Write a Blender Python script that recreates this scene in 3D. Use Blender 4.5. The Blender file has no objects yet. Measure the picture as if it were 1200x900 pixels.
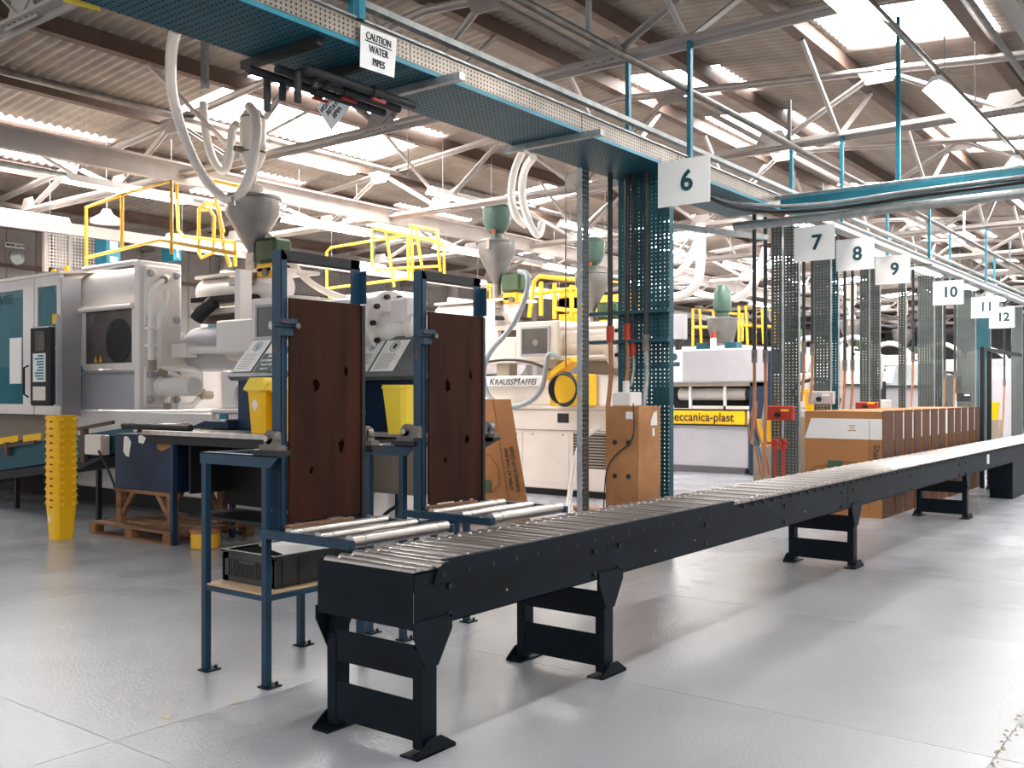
import bpy, math, random
from mathutils import Vector, Matrix
random.seed(7)
S = bpy.context.scene
COL = S.collection
# ------------------------------------------------------------------ camera, world, exposure
YAW = math.atan(869/1140.)
CC, SS = math.cos(YAW), math.sin(YAW)
cam = bpy.data.objects.new('camera', bpy.data.cameras.new('camera'))
COL.objects.link(cam)
cam.data.sensor_width = 36; cam.data.lens = 36*1140/1200.
cam.data.shift_y = 12/1200.
cam.data.clip_end = 300
cam.location = (0, 0, 1.5)
cam.rotation_euler = (math.pi/2, 0, YAW-math.pi/2)
S.camera = cam
w = bpy.data.worlds.new('world'); S.world = w; w.use_nodes = True
bg = w.node_tree.nodes['Background']
bg.inputs[0].default_value = (0.97, 0.98, 1.0, 1); bg.inputs[1].default_value = 0.5
S.view_settings.view_transform = 'Standard'; S.view_settings.look = 'None'
S.view_settings.gamma = 1; S.view_settings.use_curve_mapping = False
S.view_settings.exposure = 0.85
SKY_E, TUBE_E = 14.0, 34.0

def PX(u, v, x):            # point of the plane X = x
    k = (u-600)/1140.; d = x/(CC+k*SS)
    return Vector((x, d*(SS-k*CC), 1.5-(v-462)*d/1140.))
def PY(u, v, y):            # point of the plane Y = y
    k = (u-600)/1140.; d = y/(SS-k*CC)
    return Vector((d*(CC+k*SS), y, 1.5-(v-462)*d/1140.))
# ------------------------------------------------------------------ materials
def hx(h):
    r = [int(h[i:i+2], 16)/255. for i in (0, 2, 4)]
    return tuple([(c/12.92 if c <= .04045 else ((c+.055)/1.055)**2.4) for c in r])+(1,)
M = {}
def mat(name, col, rough=.5, metal=0., var=.12, scale=6., bump=0., col2=None, spec=None, wear=None, streak=None):
    m = bpy.data.materials.new(name); m.use_nodes = True
    nt = m.node_tree; N = nt.nodes; L = nt.links
    p = N['Principled BSDF']
    c = hx(col)
    tc = N.new('ShaderNodeTexCoord')
    vec = tc.outputs['Object']
    if streak:
        mp = N.new('ShaderNodeMapping'); mp.inputs['Scale'].default_value = streak
        L.new(vec, mp.inputs[0]); vec = mp.outputs[0]
    nz = N.new('ShaderNodeTexNoise'); nz.inputs['Scale'].default_value = scale; nz.inputs['Detail'].default_value = 5
    L.new(vec, nz.inputs['Vector'])
    rp = N.new('ShaderNodeValToRGB')
    a = hx(col2) if col2 else tuple([x*(1-var) for x in c[:3]])+(1,)
    b = c if col2 else tuple([min(1, x*(1+var)) for x in c[:3]])+(1,)
    rp.color_ramp.elements[0].position = .32; rp.color_ramp.elements[0].color = a
    rp.color_ramp.elements[1].position = .68; rp.color_ramp.elements[1].color = b
    L.new(nz.outputs['Fac'], rp.inputs[0])
    out = rp.outputs[0]
    if wear:
        n2 = N.new('ShaderNodeTexNoise'); n2.inputs['Scale'].default_value = wear[1]; n2.inputs['Detail'].default_value = 8
        L.new(tc.outputs['Object'], n2.inputs['Vector'])
        r2 = N.new('ShaderNodeValToRGB'); r2.color_ramp.elements[0].position = wear[2]; r2.color_ramp.elements[1].position = wear[2]+.02
        L.new(n2.outputs['Fac'], r2.inputs[0])
        mx = N.new('ShaderNodeMixRGB'); mx.inputs[2].default_value = hx(wear[0])
        L.new(r2.outputs[0], mx.inputs[0]); L.new(out, mx.inputs[1]); out = mx.outputs[0]
    L.new(out, p.inputs['Base Color'])
    p.inputs['Roughness'].default_value = rough; p.inputs['Metallic'].default_value = metal
    if spec is not None: p.inputs['Specular IOR Level'].default_value = spec
    if bump:
        bp = N.new('ShaderNodeBump'); bp.inputs['Strength'].default_value = bump; bp.inputs['Distance'].default_value = .01
        L.new(nz.outputs['Fac'], bp.inputs['Height']); L.new(bp.outputs[0], p.inputs['Normal'])
    M[name] = m; return m
def emis(name, col, e):
    m = bpy.data.materials.new(name); m.use_nodes = True
    p = m.node_tree.nodes['Principled BSDF']; p.inputs['Base Color'].default_value = hx(col)
    p.inputs['Emission Color'].default_value = hx(col); p.inputs['Emission Strength'].default_value = e
    M[name] = m; return m
def perf(name, col, ax, px, py, r, rough=.45, metal=.6, see=True, dark='0a1416'):
    """sheet steel punched with a grid of round holes (pitch px, py in the axes ax)"""
    m = mat(name, col, rough, metal, .15, 5)
    nt = m.node_tree; N = nt.nodes; L = nt.links; p = N['Principled BSDF']
    tc = N.new('ShaderNodeTexCoord'); sp = N.new('ShaderNodeSeparateXYZ'); L.new(tc.outputs['Object'], sp.inputs[0])
    def cell(axis, pitch):
        a = N.new('ShaderNodeMath'); a.operation = 'DIVIDE'; a.inputs[1].default_value = pitch; L.new(sp.outputs[axis], a.inputs[0])
        b = N.new('ShaderNodeMath'); b.operation = 'FRACT'; L.new(a.outputs[0], b.inputs[0])
        c = N.new('ShaderNodeMath'); c.operation = 'SUBTRACT'; c.inputs[1].default_value = .5; L.new(b.outputs[0], c.inputs[0])
        d = N.new('ShaderNodeMath'); d.operation = 'MULTIPLY'; d.inputs[1].default_value = pitch/r; L.new(c.outputs[0], d.inputs[0])
        e = N.new('ShaderNodeMath'); e.operation = 'POWER'; e.inputs[1].default_value = 2; 
        f = N.new('ShaderNodeMath'); f.operation = 'ABSOLUTE'; L.new(d.outputs[0], f.inputs[0]); L.new(f.outputs[0], e.inputs[0])
        return e.outputs[0]
    s = N.new('ShaderNodeMath'); s.operation = 'ADD'; L.new(cell(ax[0], px), s.inputs[0]); L.new(cell(ax[1], py), s.inputs[1])
    t = N.new('ShaderNodeMath'); t.operation = 'LESS_THAN'; t.inputs[1].default_value = 1; L.new(s.outputs[0], t.inputs[0])
    mx = N.new('ShaderNodeMixShader'); L.new(t.outputs[0], mx.inputs[0]); L.new(p.outputs[0], mx.inputs[1])
    if see: h = N.new('ShaderNodeBsdfTransparent')
    else:
        h = N.new('ShaderNodeBsdfDiffuse'); h.inputs[0].default_value = hx(dark)
    L.new(h.outputs[0], mx.inputs[2]); L.new(mx.outputs[0], N['Material Output'].inputs[0])
    return m
mat('roof', '95897f', .75, 0, .16, 1.3, .15, streak=(.5, 3, 1))
mat('purlin', '5d493e', .7, 0, .15, 4)
mat('truss', 'aba29c', .55, 0, .08, 4)
mat('wall', '8b8480', .8, 0, .1, 2)
mat('white', 'f0e9e4', .38, 0, .04, 2.2, wear=('dcd2c9', 5, .7))
mat('cream', 'e4d9ce', .42, 0, .04, 2.2, wear=('cdbfb0', 5, .7))
mat('grey_panel', 'b3b1b7', .5, 0, .05, 3)
mat('beige', '9c8f80', .5, 0, .05, 3)
mat('white_pipe', 'eeebe8', .35, 0, .04, 3)
mat('hose', 'ebe6e0', .45, 0, .05, 30)
mat('hose_grey', '9da3a6', .45, 0, .05, 10)
mat('steel', 'b6aea8', .28, 1, .18, 8, streak=(1, 1, 1))
mat('roller', 'b8b1ac', .34, .85, .10, 3)
mat('dull_steel', '77706a', .45, .8, .25, 9)
mat('galv', 'a3a8a8', .42, .75, .18, 12)
mat('hopper', '8b8784', .4, .85, .15, 3)
mat('blue', '0d3c54', .45, 0, .18, 5, wear=('5e3d2c', 9, .68), col2='092c43')
mat('deepblue', '0d2f50', .5, 0, .2, 3, col2='091f3a', wear=('b8c0cc', 14, .74))
mat('navy', '0a1a26', .55, 0, .25, 4, .02, col2='050c12', wear=('24242a', 30, .74), spec=.2)
mat('black', '121314', .55, 0, .2, 6)
mat('rubber', '26292c', .6, 0, .1, 6)
mat('teal', '17505c', .45, .2, .15, 5)
mat('teal_light', '237c92', .45, .1, .1, 5)
mat('yellow', 'fcc40a', .4, 0, .04, 3)
mat('yellow_paint', 'f5b92c', .4, 0, .06, 5)
mat('yellow_pale', 'ffe04a', .4, 0, .04, 3)
mat('green', '3a5032', .5, .1, .15, 6)
mat('sage', '4c665b', .35, .2, .12, 5)
mat('board', '3d1b0b', .75, 0, .25, 3, .05, spec=.2, col2='240e04', streak=(3, 3, .35), wear=('160c08', 7, .70))
mat('ply', 'b98552', .65, 0, .2, 2.5, .04, col2='8f5d34')
mat('stain', '120805', .9, 0, .1, 5, spec=.0)
mat('shelf_ply', 'cdb08e', .65, 0, .1, 4)
mat('wood', '9a714e', .7, 0, .2, 6, .05, col2='6f4a31', streak=(1, .3, 2))
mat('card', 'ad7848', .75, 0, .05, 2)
mat('card_shade', '5a3822', .75, 0, .06, 2)  # darker copy of card, with the shade of the carton sides in its colour
mat('paper', 'f1efec', .6, 0, .02, 3)
mat('sign', 'e9eaea', .45, 0, .02, 3)
mat('ink', '12454c', .6, 0, .05, 3)
mat('blackink', '1c2024', .6, 0, .05, 3)
mat('greenink', '3d6348', .6, 0, .05, 3)
mat('linework', '6d4a2b', .7, 0, .05, 3)
mat('red', 'a8321f', .45, 0, .1, 5)
mat('orange', 'a4704c', .45, 0, .12, 8)
mat('crate', '3c3d3b', .45, 0, .1, 5)
mat('darkglass', '5f5b57', .10, 0, .25, 3)
mat('desk_grey', '6a6f72', .45, .3, .1, 5)
perf('tray_perf', '145464', ('X', 'Y'), .05, .036, .0075, .45, .2, False, '0a2a33')
perf('side_perf', '928b84', ('X', 'Z'), .035, .028, .007, .4, .6, False, '3d3833')
perf('col_teal', '12525e', ('Y', 'Z'), .045, .038, .0075, .45, .2, True)
perf('col_galv', '4c5452', ('Y', 'Z'), .045, .04, .007, .45, .3, True)
perf('post_galv', '5f6263', ('X', 'Z'), .037, .045, .010, .45, .5, True)
perf('mesh', 'cfc9c2', ('X', 'Z'), .06, .06, .024, .5, .3, True)
emis('skylight', 'ffffff', SKY_E); emis('tube', 'fffcf6', TUBE_E)
emis('lamp_glow', 'ffffff', 4)
# teal tinted glass
m = bpy.data.materials.new('tealglass'); m.use_nodes = True; p = m.node_tree.nodes['Principled BSDF']
p.inputs['Base Color'].default_value = hx('2c8090'); p.inputs['Roughness'].default_value = .05
p.inputs['Alpha'].default_value = .5; M['tealglass'] = m
# floor paint: glossy light grey, scuffs and chips
def floor_mat():
    m = mat('floor', 'a6a8ae', .3, 0, .08, .7, 0)
    nt = m.node_tree; N = nt.nodes; L = nt.links; p = N['Principled BSDF']
    tc = N.new('ShaderNodeNewGeometry')
    base = p.inputs['Base Color'].links[0].from_socket
    n2 = N.new('ShaderNodeTexNoise'); n2.inputs['Scale'].default_value = 7; n2.inputs['Detail'].default_value = 9; n2.inputs['Roughness'].default_value = .75
    L.new(tc.outputs['Position'], n2.inputs['Vector'])
    r = N.new('ShaderNodeValToRGB'); r.color_ramp.elements[0].position = .735; r.color_ramp.elements[1].position = .75
    L.new(n2.outputs['Fac'], r.inputs[0])
    mx = N.new('ShaderNodeMixRGB'); mx.inputs[2].default_value = hx('8b7a6c'); L.new(r.outputs[0], mx.inputs[0]); L.new(base, mx.inputs[1])
    L.new(mx.outputs[0], p.inputs['Base Color'])
    nz = N.new('ShaderNodeTexNoise'); nz.inputs['Scale'].default_value = 1.6; nz.inputs['Detail'].default_value = 6
    L.new(tc.outputs['Position'], nz.inputs['Vector'])
    rr = N.new('ShaderNodeMapRange'); rr.inputs[1].default_value = .35; rr.inputs[2].default_value = .65; rr.inputs[3].default_value = .12; rr.inputs[4].default_value = .22
    L.new(nz.outputs['Fac'], rr.inputs[0]); L.new(rr.outputs[0], p.inputs['Roughness'])
    b1 = N.new('ShaderNodeTexNoise'); b1.inputs['Scale'].default_value = 55; b1.inputs['Detail'].default_value = 5; b1.inputs['Roughness'].default_value = .6
    L.new(tc.outputs['Position'], b1.inputs['Vector'])
    b2 = N.new('ShaderNodeTexNoise'); b2.inputs['Scale'].default_value = 3; L.new(tc.outputs['Position'], b2.inputs['Vector'])
    ad = N.new('ShaderNodeMath'); ad.operation = 'MULTIPLY_ADD'; ad.inputs[1].default_value = .8
    L.new(b2.outputs['Fac'], ad.inputs[0]); L.new(b1.outputs['Fac'], ad.inputs[2])
    bp = N.new('ShaderNodeBump'); bp.inputs['Strength'].default_value = .5; bp.inputs['Distance'].default_value = .006
    L.new(ad.outputs[0], bp.inputs['Height']); L.new(bp.outputs[0], p.inputs['Normal'])
floor_mat()
# ------------------------------------------------------------------ mesh builder
class MB:
    def __init__(s): s.v = []; s.f = []; s.sm = []
    def add(s, vs, fs, sm=False):
        n = len(s.v); s.v += [tuple(a) for a in vs]
        for f in fs: s.f.append([i+n for i in f]); s.sm.append(sm)
        return s
    def box(s, x0, x1, y0, y1, z0, z1):
        x0, x1 = min(x0, x1), max(x0, x1); y0, y1 = min(y0, y1), max(y0, y1); z0, z1 = min(z0, z1), max(z0, z1)
        return s.add([(x0,y0,z0),(x1,y0,z0),(x1,y1,z0),(x0,y1,z0),(x0,y0,z1),(x1,y0,z1),(x1,y1,z1),(x0,y1,z1)],
                     [(3,2,1,0),(4,5,6,7),(0,1,5,4),(1,2,6,5),(2,3,7,6),(3,0,4,7)])
    def rbox(s, x0, x1, y0, y1, z0, z1, c=.01):   # box with chamfered edges
        x0, x1 = min(x0, x1), max(x0, x1); y0, y1 = min(y0, y1), max(y0, y1); z0, z1 = min(z0, z1), max(z0, z1)
        c = min(c, (x1-x0)/3, (y1-y0)/3, (z1-z0)/3)
        V = []
        for X, sx in ((x0, 1), (x1, -1)):
            for Y, sy in ((y0, 1), (y1, -1)):
                for Z, sz in ((z0, 1), (z1, -1)):
                    V += [(X, Y+sy*c, Z+sz*c), (X+sx*c, Y, Z+sz*c), (X+sx*c, Y+sy*c, Z)]
        def i(a, b, d, k): return (a*4+b*2+d)*3+k
        F = []
        for a in (0, 1):
            F.append([i(a,0,0,0), i(a,1,0,0), i(a,1,1,0), i(a,0,1,0)]); F.append([i(0,a,0,1), i(1,a,0,1), i(1,a,1,1), i(0,a,1,1)])
            F.append([i(0,0,a,2), i(1,0,a,2), i(1,1,a,2), i(0,1,a,2)])
        for a in (0, 1):
            for b in (0, 1):
                F.append([i(a,b,0,0), i(a,b,1,0), i(a,b,1,1), i(a,b,0,1)])
                F.append([i(a,0,b,0), i(a,1,b,0), i(a,1,b,2), i(a,0,b,2)])
                F.append([i(0,a,b,1), i(1,a,b,1), i(1,a,b,2), i(0,a,b,2)])
                for d in (0, 1): F.append([i(a,b,d,0), i(a,b,d,1), i(a,b,d,2)])
        ctr = Vector(((x0+x1)/2, (y0+y1)/2, (z0+z1)/2))
        for f in F:
            a, b, d = [Vector(V[k]) for k in f[:3]]
            if (b-a).cross(d-a).dot(a-ctr) < 0: f.reverse()
        return s.add(V, F)
    def frame(s, p, q):
        t = (Vector(q)-Vector(p)).normalized()
        a = Vector((0, 0, 1)) if abs(t.z) < .95 else Vector((1, 0, 0))
        x = t.cross(a).normalized(); return x, x.cross(t).normalized()
    def bar(s, p, q, w, h=None):
        h = h or w; p = Vector(p); q = Vector(q); x, y = s.frame(p, q); x = x*w/2; y = y*h/2
        vs = [p-x-y, p+x-y, p+x+y, p-x+y, q-x-y, q+x-y, q+x+y, q-x+y]
        return s.add(vs, [(0,1,2,3),(7,6,5,4),(4,5,1,0),(5,6,2,1),(6,7,3,2),(7,4,0,3)])
    def cyl(s, p, q, r, n=12, r2=None, caps=True):
        r2 = r if r2 is None else r2
        p = Vector(p); q = Vector(q); x, y = s.frame(p, q); vs = []
        for c, rr in ((p, r), (q, r2)):
            for i in range(n):
                a = 2*math.pi*i/n; vs.append(c+x*rr*math.cos(a)+y*rr*math.sin(a))
        s.add(vs, [((i+1) % n, i, n+i, n+(i+1) % n) for i in range(n)], True)
        if caps:
            s.add(vs[:n], [list(range(n))]); s.add(vs[n:], [list(range(n))[::-1]])
        return s
    def tube(s, pts, r, n=8, smooth=0, caps=True, ribs=0):
        pts = [Vector(p) for p in pts]
        for _ in range(smooth):
            o = [pts[0]]
            for a, b in zip(pts, pts[1:]): o += [a*.75+b*.25, a*.25+b*.75]
            pts = o+[pts[-1]]
        if ribs:                       # resample so that ribs are even
            o = [pts[0]]; 
            for a, b in zip(pts, pts[1:]):
                k = max(1, int((b-a).length/ribs)); o += [a+(b-a)*j/k for j in range(1, k+1)]
            pts = o
        prev = None; vs = []; m = len(pts)
        for i, p in enumerate(pts):
            t = (pts[min(i+1, m-1)]-pts[max(i-1, 0)]).normalized()
            if prev is None:
                a = Vector((0, 0, 1)) if abs(t.z) < .9 else Vector((1, 0, 0)); x = t.cross(a).normalized()
            else: x = (prev-t*prev.dot(t)).normalized()
            prev = x; y = t.cross(x); rr = r*(1+.09*(i % 2)) if ribs else r
            for j in range(n):
                a = 2*math.pi*j/n; vs.append(p+x*rr*math.cos(a)+y*rr*math.sin(a))
        fs = []
        for i in range(m-1):
            for j in range(n): fs.append((i*n+j, i*n+(j+1) % n, (i+1)*n+(j+1) % n, (i+1)*n+j))
        s.add(vs, fs, True)
        if caps: s.add(vs[:n], [list(range(n))[::-1]]); s.add(vs[-n:], [list(range(n))])
        return s
    def lathe(s, c, prof, n=20, axis='Z'):
        runs = [[prof[0]]]
        for k in range(1, len(prof)):       # split where the outline turns sharply, so edges stay crisp
            runs[-1].append(prof[k])
            if k < len(prof)-1:
                a = math.atan2(prof[k][0]-prof[k-1][0], prof[k][1]-prof[k-1][1]); b = math.atan2(prof[k+1][0]-prof[k][0], prof[k+1][1]-prof[k][1])
                d = abs(a-b); d = min(d, 2*math.pi-d)
                if d > .6: runs.append([prof[k]])
        for r_ in runs: s._lathe(c, r_, n, axis)
        def ring(r, z):
            return [((c[0]+r*math.cos(2*math.pi*i/n), c[1]+r*math.sin(2*math.pi*i/n), c[2]+z) if axis == 'Z' else (c[0]+r*math.cos(2*math.pi*i/n), c[1]+z, c[2]-r*math.sin(2*math.pi*i/n)) if axis == 'Y' else (c[0]+z, c[1]+r*math.cos(2*math.pi*i/n), c[2]+r*math.sin(2*math.pi*i/n))) for i in range(n)]
        s.add(ring(*prof[0]), [list(range(n))[::-1]]); s.add(ring(*prof[-1]), [list(range(n))]); return s
    def _lathe(s, c, prof, n, axis):
        vs = []
        for r, z in prof:
            for i in range(n):
                a = 2*math.pi*i/n; ca, sa = r*math.cos(a), r*math.sin(a)
                vs.append((c[0]+ca, c[1]+sa, c[2]+z) if axis == 'Z' else (c[0]+ca, c[1]+z, c[2]-sa) if axis == 'Y' else (c[0]+z, c[1]+ca, c[2]+sa))
        fs = []
        for k in range(len(prof)-1):
            for i in range(n): fs.append((k*n+i, k*n+(i+1) % n, (k+1)*n+(i+1) % n, (k+1)*n+i))
        s.add(vs, fs, True)
    def prism(s, pts, ext):
        n = len(pts); e = Vector(ext); a = [Vector(p) for p in pts]; b = [p+e for p in a]
        nn = Vector((0, 0, 0))
        for i in range(n): nn += (a[i]-a[0]).cross(a[(i+1) % n]-a[0])
        fs = [list(range(n))[::-1], list(range(n, 2*n))]+[[i, (i+1) % n, n+(i+1) % n, n+i] for i in range(n)]
        if nn.dot(e) < 0: fs = [f[::-1] for f in fs]
        return s.add(a+b, fs)
    def frameX(s, x0, x1, y0, y1, z0, z1, w, h=None):   # rectangular frame standing in an X plane
        h = h or w
        return s.box(x0, x1, y0, y0+w, z0, z1).box(x0, x1, y1-w, y1, z0, z1).box(x0+.0005, x1-.0005, y0+w, y1-w, z0, z0+h).box(x0+.0005, x1-.0005, y0+w, y1-w, z1-h, z1)
    def build(s, name, material, parent=None, label=None, off=None, stuff=False):
        if off is None: off = base_of(parent)
        me = bpy.data.meshes.new(name)
        me.from_pydata([(a[0]-off[0], a[1]-off[1], a[2]-off[2]) for a in s.v], [], s.f)
        me.polygons.foreach_set('use_smooth', s.sm); me.materials.append(M[material]); me.update()
        o = bpy.data.objects.new(name, me); COL.objects.link(o)
        if parent is not None: o.parent = parent
        if label: o['label'] = label
        if stuff: o['kind'] = 'stuff'
        return o
def base_of(p):
    v = Vector((0, 0, 0))
    while p is not None: v += p.location; p = p.parent
    return v
def thing(name, label, cat, loc, group=None):
    o = bpy.data.objects.new(name, None); o.empty_display_size = .2; COL.objects.link(o); o.location = loc
    o['label'] = label; o['category'] = cat
    if group: o['group'] = group
    return o
def tag(o, label, cat, group=None):
    o['label'] = label; o['category'] = cat
    if group: o['group'] = group
    return o
def solo(mb, name, material, label, cat, loc, group=None):      # a thing that is one mesh
    o = mb.build(name, material, None, off=Vector(loc)); o.location = loc; return tag(o, label, cat, group)
KIDS = {}
def kids(o):
    return [c for c in COL.objects if c.parent == o]
def dup(o, delta, label=None, skip=(), relabel=None):
    global _K
    _K = {}
    for c in COL.objects:
        if c.parent: _K.setdefault(c.parent.name, []).append(c)
    def rec(a, par):
        c = a.copy(); COL.objects.link(c)
        if par: c.parent = par
        for k in _K.get(a.name, []):
            if k.name.split('.')[0] not in skip: rec(k, c)
        return c
    r = rec(o, None); r.location = Vector(o.location)+Vector(delta)
    if label: r['label'] = label
    return r
def struct(o): o['kind'] = 'structure'; return o
def text(s, size, pos, right, up, material, parent, name='lettering', th=.002, align='CENTER', bold=0., mirror=False, sx=1., shear=0., base=False):
    cu = bpy.data.curves.new('t', 'FONT'); cu.body = s; cu.size = size; cu.align_x = align; cu.align_y = 'BOTTOM_BASELINE' if base else 'CENTER'; cu.offset = bold; cu.shear = shear
    cu.resolution_u = 3; cu.extrude = th
    ob = bpy.data.objects.new('t', cu); COL.objects.link(ob)
    me = bpy.data.meshes.new_from_object(ob); bpy.data.objects.remove(ob)
    R = Vector(right).normalized(); U = Vector(up).normalized(); Nn = R.cross(U)
    if mirror: R = -R
    off = base_of(parent)
    for vt in me.vertices: vt.co = Vector(pos)+R*vt.co.x*sx+U*vt.co.y+Nn*vt.co.z-off
    me.name = name; me.materials.clear(); me.materials.append(M[material])
    o = bpy.data.objects.new(name, me); COL.objects.link(o)
    if parent is not None: o.parent = parent
    return o
NEG_Y = Vector((0, -1, 0)); UP = Vector((0, 0, 1)); PX_ = Vector((1, 0, 0))
# faces that look to -X read with right = -Y ; faces that look to -Y read with right = +X

# ================================================================== FLOOR
fl = bpy.data.objects.new('floor', None); COL.objects.link(fl); struct(fl)
MB().box(-8, 70, -9, 22, -.2, -.003).build('sub_floor', 'floor', fl)
slab_cache = {}
xs = [2.3+2.1*k for k in range(-4, 9)]; ys = [.85+3.07*k for k in range(-3, 7)]
def slab(x0, x1, y0, y1):
    key = (round(x1-x0, 3), round(y1-y0, 3))
    if key not in slab_cache:
        mb = MB(); g = .0012; a, b = key
        mb.add([(g, g, -.003), (a-g, g, -.003), (a-g, b-g, -.003), (g, b-g, -.003), (3*g, 3*g, 0), (a-3*g, 3*g, 0), (a-3*g, b-3*g, 0), (3*g, b-3*g, 0)],
               [(4,5,6,7),(0,1,5,4),(1,2,6,5),(2,3,7,6),(3,0,4,7)])
        o = mb.build('concrete_slab', 'floor', fl); slab_cache[key] = o.data
    else:
        o = bpy.data.objects.new('concrete_slab', slab_cache[key]); COL.objects.link(o); o.parent = fl
    o.location = (x0, y0, 0)
for i in range(len(xs)-1):
    for j in range(len(ys)-1): slab(xs[i], xs[i+1], ys[j], ys[j+1])
slab(xs[-1], 70, ys[0], 22); slab(xs[0]-2, xs[0], ys[0], 22)
slab(-8, 70, -9, ys[0]); slab(xs[0], xs[-1], ys[-1], 22)
# crumbled joint in the right foreground and a chip of missing paint
mb = MB()
for k in range(46):
    t = k/46.; x = 4.0+t*1.5+random.uniform(-.01, .01); y = .85+random.uniform(-.025, .025); a = random.uniform(.004, .014)
    mb.add([(x-a, y-a, .001), (x+a, y-a*.6, .001), (x+a*.7, y+a, .001), (x-a*.8, y+a*.7, .001), (x, y, .006)], [(0,1,4),(1,2,4),(2,3,4),(3,0,4)])
mb.build('crumbled_joint', 'beige', fl, stuff=True)
mb = MB()
for (cx, cy, r) in ((2.62, 4.02, .035), (2.95, 3.93, .03), (2.8, 3.95, .012), (2.35, 4.5, .012)):
    pts = [(cx+r*math.cos(a)*random.uniform(.6, 1), cy+r*math.sin(a)*random.uniform(.6, 1), .0012) for a in [i*.63 for i in range(10)]]
    mb.prism(pts, (0, 0, .0006))
mb.build('paint_chip', 'beige', fl, stuff=True)

# ================================================================== ROOF
def zr(y): return 6.2-.09*abs(y-7.5)
ceil = bpy.data.objects.new('ceiling', None); COL.objects.link(ceil); struct(ceil)
PUR = [-6.3, -4.55, -2.8, -1.05, .7, 2.45, 4.2, 6.0, 7.5, 9.25, 11.0, 12.8, 14.6, 16.4, 18.2, 20.0]
SHW = 1.314
def wave_sheet(y0, y1, n, wdt, amp=.022, seg=8, pitch=.146):
    mb = MB(); vs = []; cnt = n*seg
    for i in range(cnt+1):
        x = wdt*i/cnt; z = amp*math.cos(2*math.pi*i/seg)
        vs.append((x, y0-.12, zr(y0)+z+(.0108-.003 if y0 > 7.5 else -.0108-.003))); vs.append((x, y1, zr(y1)+z))
    mb.add(vs, [(2*i, 2*i+1, 2*i+3, 2*i+2) for i in range(cnt)], True)
    return mb
sky = {0: [3, 9, 15], 2: [8, 14, 20, 27], 5: [8, 12, 13, 17, 18, 22, 23, 27, 32], 7: [9, 11, 12, 16, 17, 21, 22, 27, 31], 10: [6, 7, 8, 12, 16, 17, 21, 22, 27, 32], 12: [4, 5, 8, 11, 12, 16, 21, 26]}  # first two rows lie out of view, added for light
RX = .6
dat = {}
for j in range(len(PUR)-1):
    y0, y1 = PUR[j], PUR[j+1]
    base = wave_sheet(y0, y1, 9, SHW)
    a = base.build('roof_sheet', 'roof', ceil); a.location = (0, 0, 0)
    b = wave_sheet(y0, y1, 9, SHW).build('skylight_panel', 'skylight', ceil)
    far = MB()
    first = True; fb = True
    skl = sky.get(j, [])
    for i in range(1, 48):
        issky = i in skl
        if issky:
            if fb: o = b; fb = False
            else: o = bpy.data.objects.new('skylight_panel', b.data); COL.objects.link(o); o.parent = ceil
            o.location = (RX+i*SHW, 0, 0)
        elif i <= 21 and j >= 2:
            if first: o = a; first = False
            else: o = bpy.data.objects.new('roof_sheet', a.data); COL.objects.link(o); o.parent = ceil
            o.location = (RX+i*SHW, 0, 0)
        else:
            n = len(far.v); far.v += [(v[0]+RX+i*SHW, v[1], v[2]) for v in base.v]; far.f += [[q+n for q in f] for f in base.f]; far.sm += base.sm
    if first: bpy.data.objects.remove(a)
    if fb: bpy.data.objects.remove(b)
    if far.v: far.build('roof_sheets_far', 'roof', ceil, stuff=True)
for y in PUR:
    z = zr(y)-.03
    MB().box(0, 62, y-.035, y+.035, z-.2, z).box(0, 62, y-.07, y+.07, z-.215, z-.2).build('purlin', 'purlin', ceil)
# trusses across the hall (local frame, copied along X)
def make_truss():
    t = bpy.data.objects.new('roof_truss', None); COL.objects.link(t); t.parent = ceil; t.location = (4.0, 0, 0)
    X = 4.0
    def ang(name, p, q, a=.07): return MB().bar(p, q, a, a*.25).bar(Vector(p)+Vector((a*.4, 0, 0)), Vector(q)+Vector((a*.4, 0, 0)), a*.25, a).build(name, 'truss', t)
    def zt(y): return zr(y)-.32
    ang('top_chord', (X, -7, zt(-7)), (X, 7.5, zt(7.5)), .1); ang('top_chord', (X, 7.5, zt(7.5)), (X, 20, zt(20)), .1)
    ang('bottom_chord', (X, -7, 4.8), (X, 5.95, 4.8), .13); ang('bottom_chord', (X, 7.2, 4.65), (X, 20, 4.65), .13)
    lo = [(-6, 4.8), (-3.2, 4.8), (-.4, 4.8), (2.3, 4.8), (5.1, 4.8), (8.2, 4.65), (11, 4.65), (13.8, 4.65), (16.6, 4.65), (19.2, 4.65)]
    hi = [-4.6, -1.8, .95, 3.7, 6.6, 9.6, 12.4, 15.2, 17.9]
    for i in range(len(hi)):
        for (y, z) in (lo[i], lo[i+1]): ang('diagonal', (X, y, z), (X, hi[i], zt(hi[i])), .075)
        MB().prism([(X-.01, hi[i]-.3, zt(hi[i])+.05), (X-.01, hi[i]+.3, zt(hi[i])+.05), (X-.01, hi[i]+.16, zt(hi[i])-.17), (X-.01, hi[i]-.16, zt(hi[i])-.17)], (-.012, 0, 0)).build('gusset_plate', 'truss', t)
    for (y, z) in lo:
        g = MB().prism([(X-.01, y-.28, z-.05), (X-.01, y+.28, z-.05), (X-.01, y+.14, z+.2), (X-.01, y-.14, z+.2)], (-.012, 0, 0))
        g.build('gusset_plate', 'truss', t)
        bb = MB()
        for k in (-.2, -.1, 0, .1, .2): bb.cyl((X-.03, y+k, z-.01), (X-.02, y+k, z-.01), .016, 6)
        bb.build('rivets', 'purlin', t, stuff=True)
    return t
tr = make_truss()
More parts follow.
